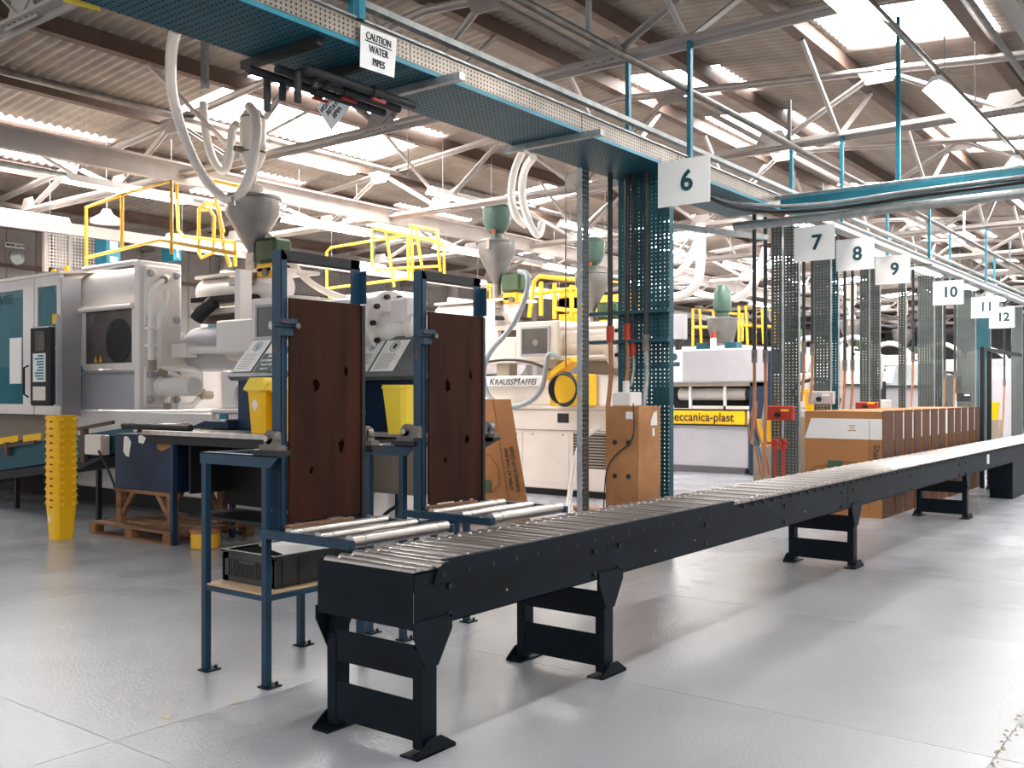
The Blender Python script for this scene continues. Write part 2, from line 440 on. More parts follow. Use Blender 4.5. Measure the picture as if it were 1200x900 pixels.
def dup_part(o, delta):
    km = {}
    for c in COL.objects:
        if c.parent: km.setdefault(c.parent.name, []).append(c)
    c = o.copy(); COL.objects.link(c); c.location = Vector(o.location)+Vector(delta)
    for k in km.get(o.name, []):
        q = k.copy(); COL.objects.link(q); q.parent = c
    return c
for k in range(1, 12): dup_part(tr, (4.2*k, 0, 0))
# knee braces between trusses and purlins
for k in range(0, 7):
    x = 4+4.2*k
    for y in (4.2, 7.5, 11.0, 14.6):
        MB().bar((x, y, 4.8), (x+1.3, y, zr(y)-.25), .045).bar((x, y, 4.8), (x-1.3, y, zr(y)-.25), .045).build('knee_brace', 'truss', ceil)
# longitudinal girder, valley beam
MB().box(0, 60, 12.15, 12.27, 4.52, 4.78).box(0, 60, 12.08, 12.34, 4.76, 4.79).build('girder', 'truss', ceil)
MB().box(0, 60, 16.5, 16.6, 4.3, 4.5).build('girder', 'truss', ceil)
MB().box(0, 60, 1.5, 1.62, 4.62, 4.7).build('girder', 'truss', ceil)

# ================================================================== WALLS
wl = bpy.data.objects.new('wall_left', None); COL.objects.link(wl); struct(wl)
o0 = MB().rbox(0, .59, 19.95, 19.99, 0, 5.2, .012).build('wall_panel', 'wall', wl)
for k in range(1, 90):
    o = bpy.data.objects.new('wall_panel', o0.data); COL.objects.link(o); o.parent = wl; o.location = (1+k*.6, 0, 0)
o0.location = (1, 0, 0)
MB().box(1, 62, 20, 20.1, 0, 5.4).build('wall_backing', 'wall', wl)
for x in (6.2, 10.4, 14.6, 18.8, 23.0, 27.2): MB().box(x-.12, x+.12, 19.75, 19.97, 0, 4.9).build('wall_post', 'truss', wl)
MB().box(1, 62, 19.85, 19.96, 4.05, 4.12).build('wall_rail', 'purlin', wl)
wf = MB().box(62, 62.2, -9, 20, 0, 6.5).build('wall_far', 'grey_panel'); struct(wf)

# ================================================================== CONVEYOR
cv = thing('roller_conveyor', 'long dark navy roller conveyor running from the foreground to the far right', 'conveyor', (2.95, 3.03, 0))
X0, XE = 2.93, 26.0; YN, YF = 2.74, 3.32
for k, (a, b) in enumerate([(X0, 4.43), (4.43, 8.3), (8.3, 12.4), (12.4, 16.5), (16.5, 20.6), (20.6, XE)]):
    for (y, s) in ((YN, 1), (YF, -1)):
        g = .004
        MB().box(a+g, b-g, y, y+s*.004, .525, .765).box(a+g, b-g, y, y+s*.035, .525, .53).box(a+g, b-g, y, y+s*.02, .755, .76).build('side_beam', 'navy', cv)
# raised rail on the near side, its end sloped
MB().prism([(3.04, YN-.008, .70), (6.0, YN-.008, .70), (6.0, YN-.008, .795), (3.16, YN-.008, .795), (3.07, YN-.008, .77)], (0, -.004, 0)).box(3.12, 6.0, YN-.008, YN+.02, .79, .796).build('side_guard', 'navy', cv)
MB().rbox(X0-.006, X0, YN, YF, .53, .765, .002).build('end_plate', 'navy', cv, 'dark blue end plate')
mb = MB()
for i in range(130):
    x = 3.1+i*.17
    mb.cyl((x, YN-.0145, .735 if x < 6 else .745), (x, YN-.004, .735 if x < 6 else .745), .011, 6)
for x in (3.15, 4.3, 4.55, 5.6, 6.9, 8.15, 8.45, 10.2, 12.25, 12.55, 14.3, 16.35, 16.65): 
    for z in (.56, .68): mb.cyl((x, YN-.010, z), (x, YN, z), .014, 6)
mb.build('bolt_heads', 'black', cv, stuff=True)
mb = MB()
for x in (3.55, 4.95, 5.45, 7.3): mb.cyl((x, YN-.006, .60), (x, YN, .60), .006, 6)
mb.build('rivets', 'galv', cv, stuff=True)
# rollers
mb = MB(); ya, yb = YN+.012, YF-.012
prof = [(.008, 0), (.026, .002), (.026, .07), (.021, .074), (.021, .082), (.026, .086), (.026, yb-ya-.086), (.021, yb-ya-.082), (.021, yb-ya-.074), (.026, yb-ya-.07), (.026, yb-ya-.002), (.008, yb-ya)]
mb.lathe((0, 0, 0), prof, 14, 'Y')
r0 = mb.build('roller', 'roller', cv, off=Vector((0, 0, 0)))
n = int((XE-X0-.1)/.083)
zt = [(.762, .762, .766)[i % 3] for i in range(n)]
for i in range(n):
    if i == 0: o = r0
    elif i < 298: o = bpy.data.objects.new('roller', r0.data); COL.objects.link(o); o.parent = cv
    o.location = (X0+.045+i*.083-2.95, ya-3.03, zt[i]-.01)
    o.rotation_euler = (0, i*.9, random.uniform(-.008, .008))
# white bearing blocks under the rollers
mb = MB()
for i in range(n):
    for y in (YN+.03, YF-.03): mb.box(X0+.03+i*.083, X0+.06+i*.083, y-.014, y+.014, .70, .725)
mb.build('roller_bearings', 'galv', cv, stuff=True)
def leg_frame(x, first=False):
    L = bpy.data.objects.new('leg_frame', None); COL.objects.link(L); L.parent = cv; L.location = (x-2.95, 0, 0)
    w = .09
    for (y, s) in ((YN+.0, 1), (YF-.0, -1)):
        MB().box(x-.04, x+.04, y, y+s*.05, .02, .56).box(x-.048, x-.04, y-.0*s, y+s*.055, .02, .43).build('leg', 'navy', L)
        MB().prism([(x-.11, y-s*.004, .56), (x+.13, y-s*.004, .56), (x+.13, y-s*.004, .50), (x+.04, y-s*.004, .36), (x-.04, y-s*.004, .36), (x-.11, y-s*.004, .5)], (0, -s*.006, 0)).build('gusset_plate', 'navy', L)
        MB().prism([(x-.11, y-.03*s, 0), (x+.13, y-.03*s, 0), (x+.13, y-.03*s, .015), (x+.04, y-.03*s, .07), (x-.03, y-.03*s, .07), (x-.11, y-.03*s, .015)], (0, s*.008, 0)).box(x-.11, x+.13, y-.03*s, y+s*.07, 0, .008).build('foot', 'navy', L)
    MB().box(x-.045, x-.039, YN+.05, YF-.05, .31, .45).build('crossbar', 'navy', L)
    MB().box(x-.045, x-.039, YN+.05, YF-.05, .05, .22).build('crossbar', 'navy', L)
    return L
for x in (3.03, 4.45, 8.5, 12.66, 16.8, 20.9, 25): leg_frame(x)
for (x, mt) in ((13.7, 'paper'), (18.6, 'paper')): MB().box(x, x+.1, YN-.012, YN, .6, .72).build('label_sticker', mt, cv)
MB().box(15.4, 16.3, YN-.002, YN+.3, .0, .53).build('drive_box', 'navy', cv)

# ================================================================== TIPPING STANDS
def bearing(t, x, y, z):
    b = MB().lathe((x-.025, y, z), [(.03, 0), (.045, .005), (.045, .045), (.03, .05)], 16, 'X').box(x-.03, x+.03, y-.07, y+.07, z-.06, z-.035).box(x-.025, x+.025, y-.04, y+.04, z-.05, z).build('pillow_bearing', 'dull_steel', t)
    MB().cyl((x-.045, y, z), (x+.045, y, z), .016, 10).build('shaft', 'steel', b)
    return b
def make_stand(xa, xb, ya_, yb_, label, loc, shelf=True):
    t = thing('bearing_stand', label, 'stand', loc)
    for (x, y) in ((xa, ya_), (xa, yb_), (xb, ya_), (xb, yb_)):
        l = MB().box(x-.018, x+.018, y-.018, y+.018, .008, 1.13).build('leg', 'blue', t)
        MB().box(x-.035, x+.06, y-.05, y+.03, 0, .008).cyl((x+.04, y-.03, .008), (x+.04, y-.03, .025), .008, 6).build('foot', 'navy', l)
    for (x) in (xa, xb):
        MB().prism([(x-.02, yb_+.03, 1.185), (x-.02, ya_-.12, 1.185), (x-.02, ya_-.05, 1.125), (x-.02, yb_+.03, 1.125)], (.006, 0, 0)).box(x-.02, x+.04, ya_-.12, yb_+.03, 1.18, 1.186).build('top_rail', 'blue', t)
    MB().box(xa, xb, yb_-.02, yb_+.02, 1.15, 1.185).build('top_rail', 'blue', t)
    if shelf:
        for y in (ya_, yb_): MB().box(xa, xb, y-.015, y+.015, .44, .465).build('shelf_rail', 'blue', t)
        for x in (xa, xb): MB().box(x-.015, x+.015, ya_, yb_, .44, .465).build('shelf_rail', 'blue', t)
        MB().box(xa-.01, xb+.01, ya_+.0, yb_, .467, .477).build('shelf', 'shelf_ply', t)
    for x in (xa, xb+(.07 if not shelf else 0)):
        MB().box(x-.04, x+.05, ya_-.13, ya_+.06, 1.188, 1.215).build('bearing_plate', 'black', t)
        bearing(t, x+.005, ya_-.04, 1.275)
    return t
st1 = make_stand(3.2, 3.86, 4.02, 4.53, 'nearest blue steel stand with open shelf holding a black crate', (3.5, 4.25, 0))
st2 = make_stand(4.32, 4.92, 4.13, 4.42, 'second narrow blue steel stand, behind the nearest one', (4.6, 4.28, 0), False)
MB().prism([(4.93, 4.0, 1.14), (5.12, 4.0, 1.2), (5.12, 4.0, 1.215), (4.93, 4.0, 1.215)], (0, .1, 0)).build('bearing_bracket', 'black', st2); bearing(st2, 5.03, 4.03, 1.275)
def make_tipper(dx, label):
    t = thing('tipping_frame', label, 'frame', (3.5+dx, 3.9, .8))
    X = lambda a: a+dx
    YB = 3.95
    z1 = 2.24
    MB().prism([(X(3.235), YB, .80), (X(3.275), YB, .80), (X(3.275), YB, z1-.03), (X(3.235), YB, z1+.02)], (0, .004, 0)).box(X(3.235), X(3.239), YB, YB+.07, .8, z1).build('post', 'blue', t)
    MB().box(X(3.72), X(3.79), YB, YB+.006, .8, z1).box(X(3.785), X(3.79), YB-.05, YB, 2.0, z1-.06).build('post', 'blue', t)
    MB().box(X(3.24), X(3.78), YB+.0, YB+.07, z1-.05, z1+.0).build('top_bar', 'black', t)
    MB().box(X(3.776), X(3.80), YB-.03, YB-.003, .82, 1.99).build('edge_strip', 'black', t)
    MB().rbox(X(3.275), X(3.775), YB-.022, YB-.004, .84, 1.995, .003).build('board', 'board', t, 'dark brown plywood board')
    for (mx_, mz_, mr_) in ((3.45, 1.55, .035), (3.63, 1.22, .03), (3.66, 1.62, .022), (3.42, 1.1, .018)):
        MB().prism([(X(mx_)+mr_*math.cos(q)*random.uniform(.3, .9), YB-.022, mz_+mr_*math.sin(q)*random.uniform(.6, 1.6)) for q in [i*.7 for i in range(9)]], (0, -.001, 0)).build('dark_stain', 'stain', t)
    c = MB().box(X(3.20), X(3.30), YB-.05, YB+.03, 1.86, 1.885).cyl((X(3.17), YB-.03, 1.85), (X(3.31), YB-.03, 1.85), .012, 8).box(X(3.22), X(3.29), YB-.03, YB+.0, 1.80, 1.86).build('clamp', 'blue', t)
    MB().cyl((X(3.30), YB-.06, 1.85), (X(3.30), YB-.02, 1.85), .016, 8).build('wing_bolt', 'dull_steel', c)
    # pivot ears
    MB().box(X(3.2), X(3.24), YB-.0, YB+.06, 1.24, 1.31).build('pivot_ear', 'dull_steel', t)
    MB().box(X(3.79), X(3.86), YB-.0, YB+.06, 1.24, 1.31).build('pivot_ear', 'dull_steel', t)
    # roller bed
    f = MB(); f.box(X(3.13), X(3.17), 3.34, 3.99, .775, .815).box(X(3.86), X(3.89), 3.34, 3.99, .775, .815).box(X(3.17), X(3.86), 3.955, 3.985, .775, .805)
    f.build('bed_frame', 'blue', t)
    for i, (y, r) in enumerate(((3.82, .027), (3.60, .027), (3.38, .033))):
        L = .69
        MB().lathe((X(3.17), y, .805), [(.006, 0), (r, .003), (r, .07), (r-.004, .075), (r-.004, .083), (r, .088), (r, L-.1), (r-.004, L-.095), (r-.004, L-.088), (r, L-.083), (r, L-.003), (.006, L)], 16, 'X').build('roller', 'roller', t)
    MB().box(X(3.25), X(3.7), 3.9, 3.94, .81, .83).build('stop_strip', 'wood', t)
    return t
make_tipper(0, 'blue frame with tall dark brown board and roller bed, nearer one')
make_tipper(1.06, 'blue frame with tall dark brown board and roller bed, second one along')

# black crate on the shelf
t = thing('crate', 'black slatted plastic crate on the shelf of the nearest stand', 'crate', (3.6, 4.33, .48))
x0, x1, y0, y1, z0, z1 = 3.30, 3.88, 4.08, 4.52, .478, .645
MB().box(x0+.01, x1-.01, y0+.01, y1-.01, z0, z0+.008).build('base', 'crate', t)
mb = MB().box(x0, x0+.012, y0, y1, z1-.045, z1).box(x0, x0+.012, y0, y1, z0, z0+.03)
for k in range(24): mb.box(x0+.003, x0+.009, y0+.02+k*.0175, y0+.028+k*.0175, z0+.03, z1-.04)
mb.box(x0, x0+.012, y0, y0+.05, z0, z1).box(x0, x0+.012, y1-.05, y1, z0, z1).box(x0-.008, x0, y0+.15, y1-.15, z1-.06, z1-.045)
mb.build('side_panel', 'crate', t)
for (a, b) in ((y0, y0+.012), (y1-.012, y1)):
    mb = MB().box(x0, x1, a, b, z0+.004, z1)
    for x in (x0, x0+.05, x0+.16, x1-.16, x1-.05): mb.box(x, x+.008, a-.006, b+.006, z0, z1-.02)
    mb.build('side_panel', 'crate', t)
MB().box(x1-.012, x1, y0, y1, z0, z1).build('side_panel', 'crate', t)
MB().box(x0-.01, x1+.01, y0-.01, y0+.012, z1-.008, z1+.004).box(x0-.01, x1+.01, y1-.012, y1+.01, z1-.008, z1+.004).box(x0-.01, x0+.012, y0, y1, z1-.008, z1+.004).box(x1-.012, x1+.01, y0, y1, z1-.008, z1+.004).build('rim', 'crate', t)
solo(MB().add([(3.5, 4.12, .60), (3.8, 4.12, .645), (3.78, 4.42, .66), (3.48, 4.44, .655), (3.5, 4.12, .597), (3.8, 4.12, .642), (3.78, 4.42, .657), (3.48, 4.44, .652)], [(0,1,2,3),(7,6,5,4),(4,5,1,0),(5,6,2,1),(6,7,3,2),(7,4,0,3)]),
     'paper_sheet', 'paper', 'white sheet of paper lying on top of the black crate', 'paper', (3.6, 4.3, .6))

# ================================================================== YELLOW BINS
def bin_mesh(cx, cy, z, h=.43, w=.12, wb=.095, rim=True):
    mb = MB(); 
    def ring(r, zz): 
        c = r*.28
        return [(cx-r+c, cy-r, zz), (cx+r-c, cy-r, zz), (cx+r, cy-r+c, zz), (cx+r, cy+r-c, zz), (cx+r-c, cy+r, zz), (cx-r+c, cy+r, zz), (cx-r, cy+r-c, zz), (cx-r, cy-r+c, zz)]
    prof = [(wb, z), (w, z+h-.035), (w+.012, z+h-.035), (w+.012, z+h-.025), (w+.002, z+h-.022), (w+.003, z+h-.005), (w+.008, z+h), (w-.006, z+h), (wb-.006, z+.01)]
    vs = []
    for r, zz in prof: vs += ring(r, zz)
    fs = [(k*8+i, k*8+(i+1) % 8, (k+1)*8+(i+1) % 8, (k+1)*8+i) for k in range(len(prof)-1) for i in range(8)]
    mb.add(vs, fs+[list(range(8))[::-1], list(range((len(prof)-1)*8, len(prof)*8))]); return mb
bx_, by_ = 5.2, 9.85
src = None
NB = 13
ords = ['second', 'third', 'fourth', 'fifth', 'sixth', 'seventh', 'eighth', 'ninth', 'tenth', 'eleventh', 'twelfth']
for k in range(NB):
    lab = 'yellow plastic bin at the bottom of the nested floor stack, standing on the floor' if k == 0 else 'yellow plastic bin at the very top of the nested floor stack' if k == NB-1 else 'yellow plastic bin, %s from the bottom of the nested floor stack' % ords[k-1]
    if k == 0:
        t = thing('yellow_bin', lab, 'bin', (bx_, by_, 0), 'nested yellow bins')
        bin_mesh(bx_, by_, .0, .40, .118, .095).build('body', 'yellow', t)
        for s in (-1, 1): MB().box(bx_+s*.06-.02, bx_+s*.06+.02, by_-.140, by_-.128, .352, .372).build('handle_lug', 'yellow_pale', t)
        MB().box(bx_-.126, bx_-.1205, by_-.05, by_-.0, .33, .345).build('print', 'linework', t)
        MB().prism([(bx_-.112, by_+.03, .26), (bx_-.114, by_+.055, .22), (bx_-.108, by_+.03, .17), (bx_-.106, by_+.005, .22)], (.002, 0, 0)).build('diamond_label', 'paper', t)
        src = t
    else:
        o = dup(src, (random.uniform(-.002, .002), random.uniform(-.002, .002), k*.0735), lab, skip=('diamond_label',))

# ================================================================== DESKS, BLUE BOX, PALLET
t = thing('work_table', 'long steel topped work table beside the blue box, left of the stands', 'table', (6.0, 7.5, 0))
MB().rbox(5.62, 6.4, 6.6, 9.05, 1.085, 1.135, .004).build('tabletop', 'steel', t)
MB().box(5.66, 6.36, 6.65, 9.0, 1.0, 1.085).build('apron', 'black', t)
for (x, y) in ((5.64, 8.52), (5.64, 6.65), (6.36, 8.55), (6.36, 6.65)): MB().box(x-.025, x+.025, y-.025, y+.025, 0, 1.0).build('leg', 'deepblue', t)
MB().box(5.75, 6.35, 6.7, 8.45, .28, .31).build('shelf', 'black', t)
MB().box(6.30, 6.34, 6.7, 8.6, .35, 1.0).build('shade_back', 'black', t); MB().box(5.8, 6.30, 8.47, 8.5, .5, 1.0).build('shade_end', 'black', t)  # black sheets stand in for the deep shade under the table
t = thing('blue_box', 'large dark blue box with torn stickers on a wooden trestle', 'box', (6.0, 9.2, .5))
MB().rbox(5.72, 6.05, 8.66, 9.72, .50, 1.08, .006).build('body', 'deepblue', t)
for (y, z, a, b) in ((9.48, .95, .16, .24), (9.2, 1.03, .13, .09), (8.82, 1.0, .26, .14)):
    pts = [(5.715, y+a/2*math.cos(q)*random.uniform(.75, 1.3), z+b/2*math.sin(q)*random.uniform(.75, 1.3)) for q in [i*.7 for i in range(9)]]
    MB().prism(pts, (-.002, 0, 0)).build('torn_sticker', 'paper' if y > 9 else 'card', t)
t = thing('trestle', 'wooden trestle stand under the dark blue box', 'trestle', (6.0, 9.2, .14))
for (x, y) in ((5.76, 9.66), (5.76, 8.72), (6.36, 9.66), (6.36, 8.72)): MB().box(x-.035, x+.035, y-.045, y+.045, .135, .46).build('leg', 'wood', t)
for x in (5.76, 6.36):
    MB().box(x-.03, x+.03, 8.62, 9.76, .46, .5).build('top_rail', 'wood', t)
    MB().prism([(x-.02, 9.62, .28), (x-.02, 9.46, .46), (x-.02, 9.38, .46), (x-.02, 9.62, .2)], (.04, 0, 0)).build('brace', 'wood', t); MB().prism([(x-.02, 8.76, .28), (x-.02, 8.92, .46), (x-.02, 9.0, .46), (x-.02, 8.76, .2)], (.04, 0, 0)).build('brace', 'wood', t)
t = thing('pallet', 'worn wooden pallet under the trestle and blue box', 'pallet', (6.1, 9.25, 0))
for k in range(6): MB().box(5.6+k*.18, 5.6+k*.18+.14, 8.52, 10.02, .108, .13).build('plank', 'wood', t)
for y in (8.52, 9.2, 9.9): MB().box(5.6, 6.64, y, y+.12, .09, .108).build('plank', 'wood', t)
for x in (5.6, 6.06, 6.52):
    MB().box(x, x+.1, 8.52, 10.02, 0, .018).build('plank', 'wood', t)
    for y in (8.52, 9.2, 9.9): MB().box(x, x+.1, y, y+.13, .018, .09).build('block', 'wood', t)
t = thing('tub', 'short round yellow tub with a lid on the floor under the work table', 'tub', (5.75, 8.15, 0))
MB().lathe((5.75, 8.15, 0), [(.125, 0), (.14, .01), (.14, .15)], 24).build('body', 'yellow_paint', t); MB().lathe((5.75, 8.15, .15), [(.148, 0), (.148, .03), (.12, .045), (.02, .045)], 24).build('lid', 'orange', t)
# second table (behind the second board)
t = thing('side_table', 'pale topped steel table behind the second tipping frame', 'table', (7.2, 5.7, 0))
MB().rbox(6.85, 7.55, 6.4, 7.3, 1.08, 1.12, .004).build('tabletop', 'grey_panel', t)
for (x, y) in ((6.9, 6.42), (6.9, 7.25), (7.5, 6.42), (7.5, 7.25)): MB().box(x-.02, x+.02, y-.02, y+.02, 0, 1.08).build('leg', 'deepblue', t)

# control consoles with sloped papers
def console(label, x, ya_, yb_, blue=True, papers=(), z0=1.135):
    t = thing('control_console', label, 'console', (x, (ya_+yb_)/2, z0))
    MB().rbox(x+.08, x+.6, ya_+.06, yb_-.06, z0, 1.68, .01).build('cabinet', 'deepblue' if blue else 'grey_panel', t)
    MB().prism([(x, yb_, 1.68), (x+.04, yb_, 1.64), (x+.62, yb_, 1.64), (x+.62, yb_, 2.10), (x+.34, yb_, 2.10)], (0, ya_-yb_, 0)).build('sloped_top', 'desk_grey', t)
    sl = Vector((.34, 0, .42)).normalized(); nn = Vector((-sl.z, 0, sl.x))
    for (y, w_, kind) in papers:
        h_ = .42
        b = Vector((x, y, 1.68))+sl*.06+nn*.004
        q = MB().prism([b, b+Vector((0, -w_, 0)), b+Vector((0, -w_, 0))+sl*h_, b+sl*h_], nn*.003).build('paper_notice', 'paper', t)
        mid = b+Vector((0, -w_/2, 0))+nn*.004
        ring = MB(); cc = mid+sl*(h_*.8)
        ring.tube([cc+Vector((0, math.cos(a)*w_*.17, 0))+sl*math.sin(a)*w_*.2 for a in [i*math.pi/8 for i in range(17)]], .004, 5)
        ring.prism([cc+Vector((0, math.cos(a)*w_*.08, 0))+sl*math.sin(a)*w_*.13 for a in [i*math.pi/4 for i in range(8)]], nn*.001)
        ring.build('hand_symbol', 'ink' if kind else 'teal_light', q)
        if kind == 1:
            MB().prism([b+Vector((0, -.01, 0))+nn*.003, b+Vector((0, -w_+.01, 0))+nn*.003, b+Vector((0, -w_+.01, 0))+nn*.003+sl*h_*.55, b+Vector((0, -.01, 0))+nn*.003+sl*h_*.55], nn*.001).build('blue_field', 'ink', q)
            for i, s in enumerate(('Hand', 'protection', 'must be', 'worn')): text(s, .055, mid+sl*(h_*(.47-.13*i)), NEG_Y, sl, 'paper', q, th=.001, bold=.001)
        else:
            l = MB()
            for i in range(9):
                a = b+Vector((0, -w_*.12, 0))+sl*(h_*(.1+.055*i))+nn*.003
                l.prism([a, a+Vector((0, -w_*random.uniform(.55, .76), 0)), a+Vector((0, -w_*.6, 0))+sl*.006, a+sl*.006], nn*.0008)
            l.build('printed_lines', 'desk_grey', q, stuff=True)
    return t
console('sloped grey operator console on blue cabinet with hand protection notice', 6.15, 7.2, 8.35, True, ((8.32, .3, 0), (7.98, .29, 1), (7.62, .3, 0)))
console('sloped grey operator console with two white notices between the two boards', 6.95, 6.35, 7.45, True, ((7.43, .25, 0), (7.15, .33, 2)), 1.12)
# bins on the tables
def lid_bin(cx, cy, z, label):
    t = thing('yellow_bin', label, 'bin', (cx, cy, z))
    bin_mesh(cx, cy, z, .42, .125, .10).build('body', 'yellow', t)
    mb = MB(); zz = z+.42
    mb.add([(cx-.14, cy-.14, zz-.02), (cx+.14, cy-.14, zz-.02), (cx+.14, cy+.14, zz-.02), (cx-.14, cy+.14, zz-.02), (cx-.14, cy-.14, zz+.0), (cx+.14, cy-.14, zz+.0), (cx+.14, cy+.14, zz+.0), (cx-.14, cy+.14, zz), (cx-.10, cy-.10, zz+.10), (cx+.1, cy-.1, zz+.10), (cx+.1, cy+.1, zz+.1), (cx-.1, cy+.1, zz+.1)],
           [(3,2,1,0),(0,1,5,4),(1,2,6,5),(2,3,7,6),(3,0,4,7),(4,5,9,8),(5,6,10,9),(6,7,11,10),(7,4,8,11),(8,9,10,11)])
    mb.build('lid', 'yellow_pale', t)
    MB().prism([(cx-.118, cy+.0, z+.33), (cx-.116, cy+.045, z+.27), (cx-.112, cy+.0, z+.2), (cx-.116, cy-.045, z+.27)], (-.003, 0, 0)).build('diamond_label', 'paper', t)
    return t
lid_bin(5.85, 7.37, 1.136, 'yellow bin with lid on the work table, left one of two')
lid_bin(5.9, 7.09, 1.136, 'yellow bin with lid on the work table, right one of two')
t = thing('yellow_bin', 'open pale yellow tapered bin on the side table behind second stand', 'bin', (6.78, 6.48, 1.12))
bin_mesh(6.78, 6.48, 1.12, .47, .16, .115).build('body', 'yellow_pale', t)
# beige electrical cabinets seen between the boards
t = thing('electrical_cabinet', 'beige steel cabinet hung under the side table between the boards', 'cabinet', (7.0, 6.8, .5))
MB().rbox(6.96, 7.4, 6.46, 7.18, .51, 1.06, .008).build('body', 'beige', t)
for (a, b) in ((6.47, 6.81), (6.83, 7.17)): MB().box(6.948, 6.96, a, b, .53, 1.04).build('door', 'beige', t)
MB().tube([(7.0, 6.7, .51), (7.0, 6.75, .4), (7.0, 6.95, .3), (7.0, 7.1, .1)], .02, 8, 2).build('cable', 'rubber', t)

# ================================================================== MOULDING MACHINES
def pipe_runs(parent, runs, r, name='pipe', mt='white_pipe'):  # builds each run as a bent pipe
    for pts in runs: MB().tube(pts, r, 10, 2).build(name, mt, parent)
def logo(pos, size, parent, mt='blackink', name='lettering'):
    x = 0.; objs = []
    for s_, k in (('K', 1.), ('RAUSS', .82), ('M', 1.), ('AFFEI', .82)):
        o = text(s_, size*k, (0, 0, 0), NEG_Y, UP, mt, parent, align='LEFT', bold=0., shear=.25, name=name, base=True)
        ys_ = [v.co.y for v in o.data.vertices]; a, b = max(ys_), min(ys_)
        off = base_of(parent)
        d = Vector(pos)+Vector((0, -x-a-off.y, 0))
        for v in o.data.vertices: v.co += Vector((d.x, d.y, d.z))
        x += (a-b)+size*.02
def inject_unit(t, x, lg=True, mt='white', dy=0.):
    """the half of the machine next to the aisle: bed, housing, cylinder, flange"""
    b = MB().rbox(x, x+1.9, 7.3, 9.75, .1, 1.28, .02).build('bed', mt, t)
    MB().box(x+.1, x+1.8, 7.4, 9.6, 0, .1).build('plinth', 'black', t)
    MB().rbox(x-.03, x+1.93, 7.25, 9.78, 1.28, 1.33, .01).build('bed_top', mt, t)
    MB().rbox(x+.05, x+1.6, 7.45, 9.7, 1.33, 1.78, .02).build('upper_bed', mt, t)
    for y in (7.95, 8.80): MB().box(x-.008, x, y, y+.78, .2, .93).build('access_panel', mt, b)
    MB().box(x-.01, x, 7.3, 9.7, .96, .975).build('trim_line', 'beige', b)
    for y in (8.05, 8.6, 8.9, 9.45): MB().cyl((x-.012, y, .9), (x, y, .9), .012, 6).build('screw', 'black', b)
    MB().box(x-.006, x, 7.95, 8.15, 1.08, 1.22).build('socket_plate', 'black', b)
    MB().rbox(x+.1, x+.9, 8.2+dy, 9.0+dy, 2.02, 2.6, .02).build('housing', mt, t)
    MB().rbox(x+.12, x+.9, 9.0+dy, 9.9, 1.98, 2.38, .02).build('slide_cover', mt, t)
    w_ = MB().frameX(x+.08, x+.1, 8.36+dy, 8.9+dy, 2.08, 2.52, .03).build('window_frame', 'grey_panel', t)
    MB().box(x+.09, x+.099, 8.39+dy, 8.87+dy, 2.11, 2.49).build('pane', 'darkglass', w_)
    MB().lathe((x+.085, 8.62+dy, 2.28), [(.05, 0), (.05, .005)], 12, 'X').build('ram_rod', 'steel', w_)
    c = MB().lathe((x+.45, 7.45, 2.26), [(.2, 0), (.26, .005), (.26, .75+dy)], 28, 'Y').build('injection_cylinder', mt, t)
    for (dx, dz) in ((-.27, .22), (-.27, -.22), (.2, .3), (.2, -.3)): MB().cyl((x+.45+dx, 7.4, 2.26+dz), (x+.45+dx, 8.22+dy, 2.26+dz), .035, 10).build('tie_rod', mt, c)
    fl_ = MB().lathe((x+.45, 7.28, 2.24), [(.2, 0), (.36, .01), (.36, .15), (.3, .17)], 32, 'Y').build('end_flange', mt, t)
    bb = MB()
    for i in range(10):
        a = i*math.pi/5; bb.cyl((x+.45+.3*math.cos(a), 7.24, 2.24+.3*math.sin(a)), (x+.45+.3*math.cos(a), 7.285, 2.24+.3*math.sin(a)), .028, 8)
    bb.build('bolt_heads', 'black', fl_, stuff=True)
    h_ = MB().lathe((x+.42, 6.72, 2.18), [(.08, 0), (.12, .01), (.13, .1), (.17, .12), (.17, .2), (.13, .24), (.15, .34), (.19, .4), (.2, .45), (.2, .56)], 22, 'Y').build('hydraulic_motor', mt, t)
    MB().rbox(x+.27, x+.57, 6.92, 7.16, 2.22, 2.50, .03).build('valve_block', mt, h_)
    for dz in (.05, -.05): MB().lathe((x+.42, 6.69, 2.18+dz*2), [(.02, 0), (.02, .04)], 6, 'Y').build('bolt', 'grey_panel', h_)
    MB().box(x+.5, x+.9, 7.3, 8.0, 1.78, 2.0).build('carriage', 'beige', t)
    for y in (8.3, 9.2): MB().box(x+.2, x+.4, y, y+.25, 1.78, 2.02).build('carriage_foot', 'beige', t)
    if lg:
        p_ = MB().rbox(x-.035, x+.05, 8.3, 9.55, 1.62, 1.76, .008).build('name_plate', 'paper', t)
        logo((x-.039, 9.40, 1.645), .15, p_)
    lv = MB()
    for k in range(12): lv.box(x-.01, x-.004, 7.32, 7.85, .45+k*.042, .472+k*.042)
    l_ = MB().box(x-.003, x, 7.3, 7.87, .43, .94).build('louvre_back', 'black', b)
    lv.build('louvre', 'beige', b, stuff=True)
    return t
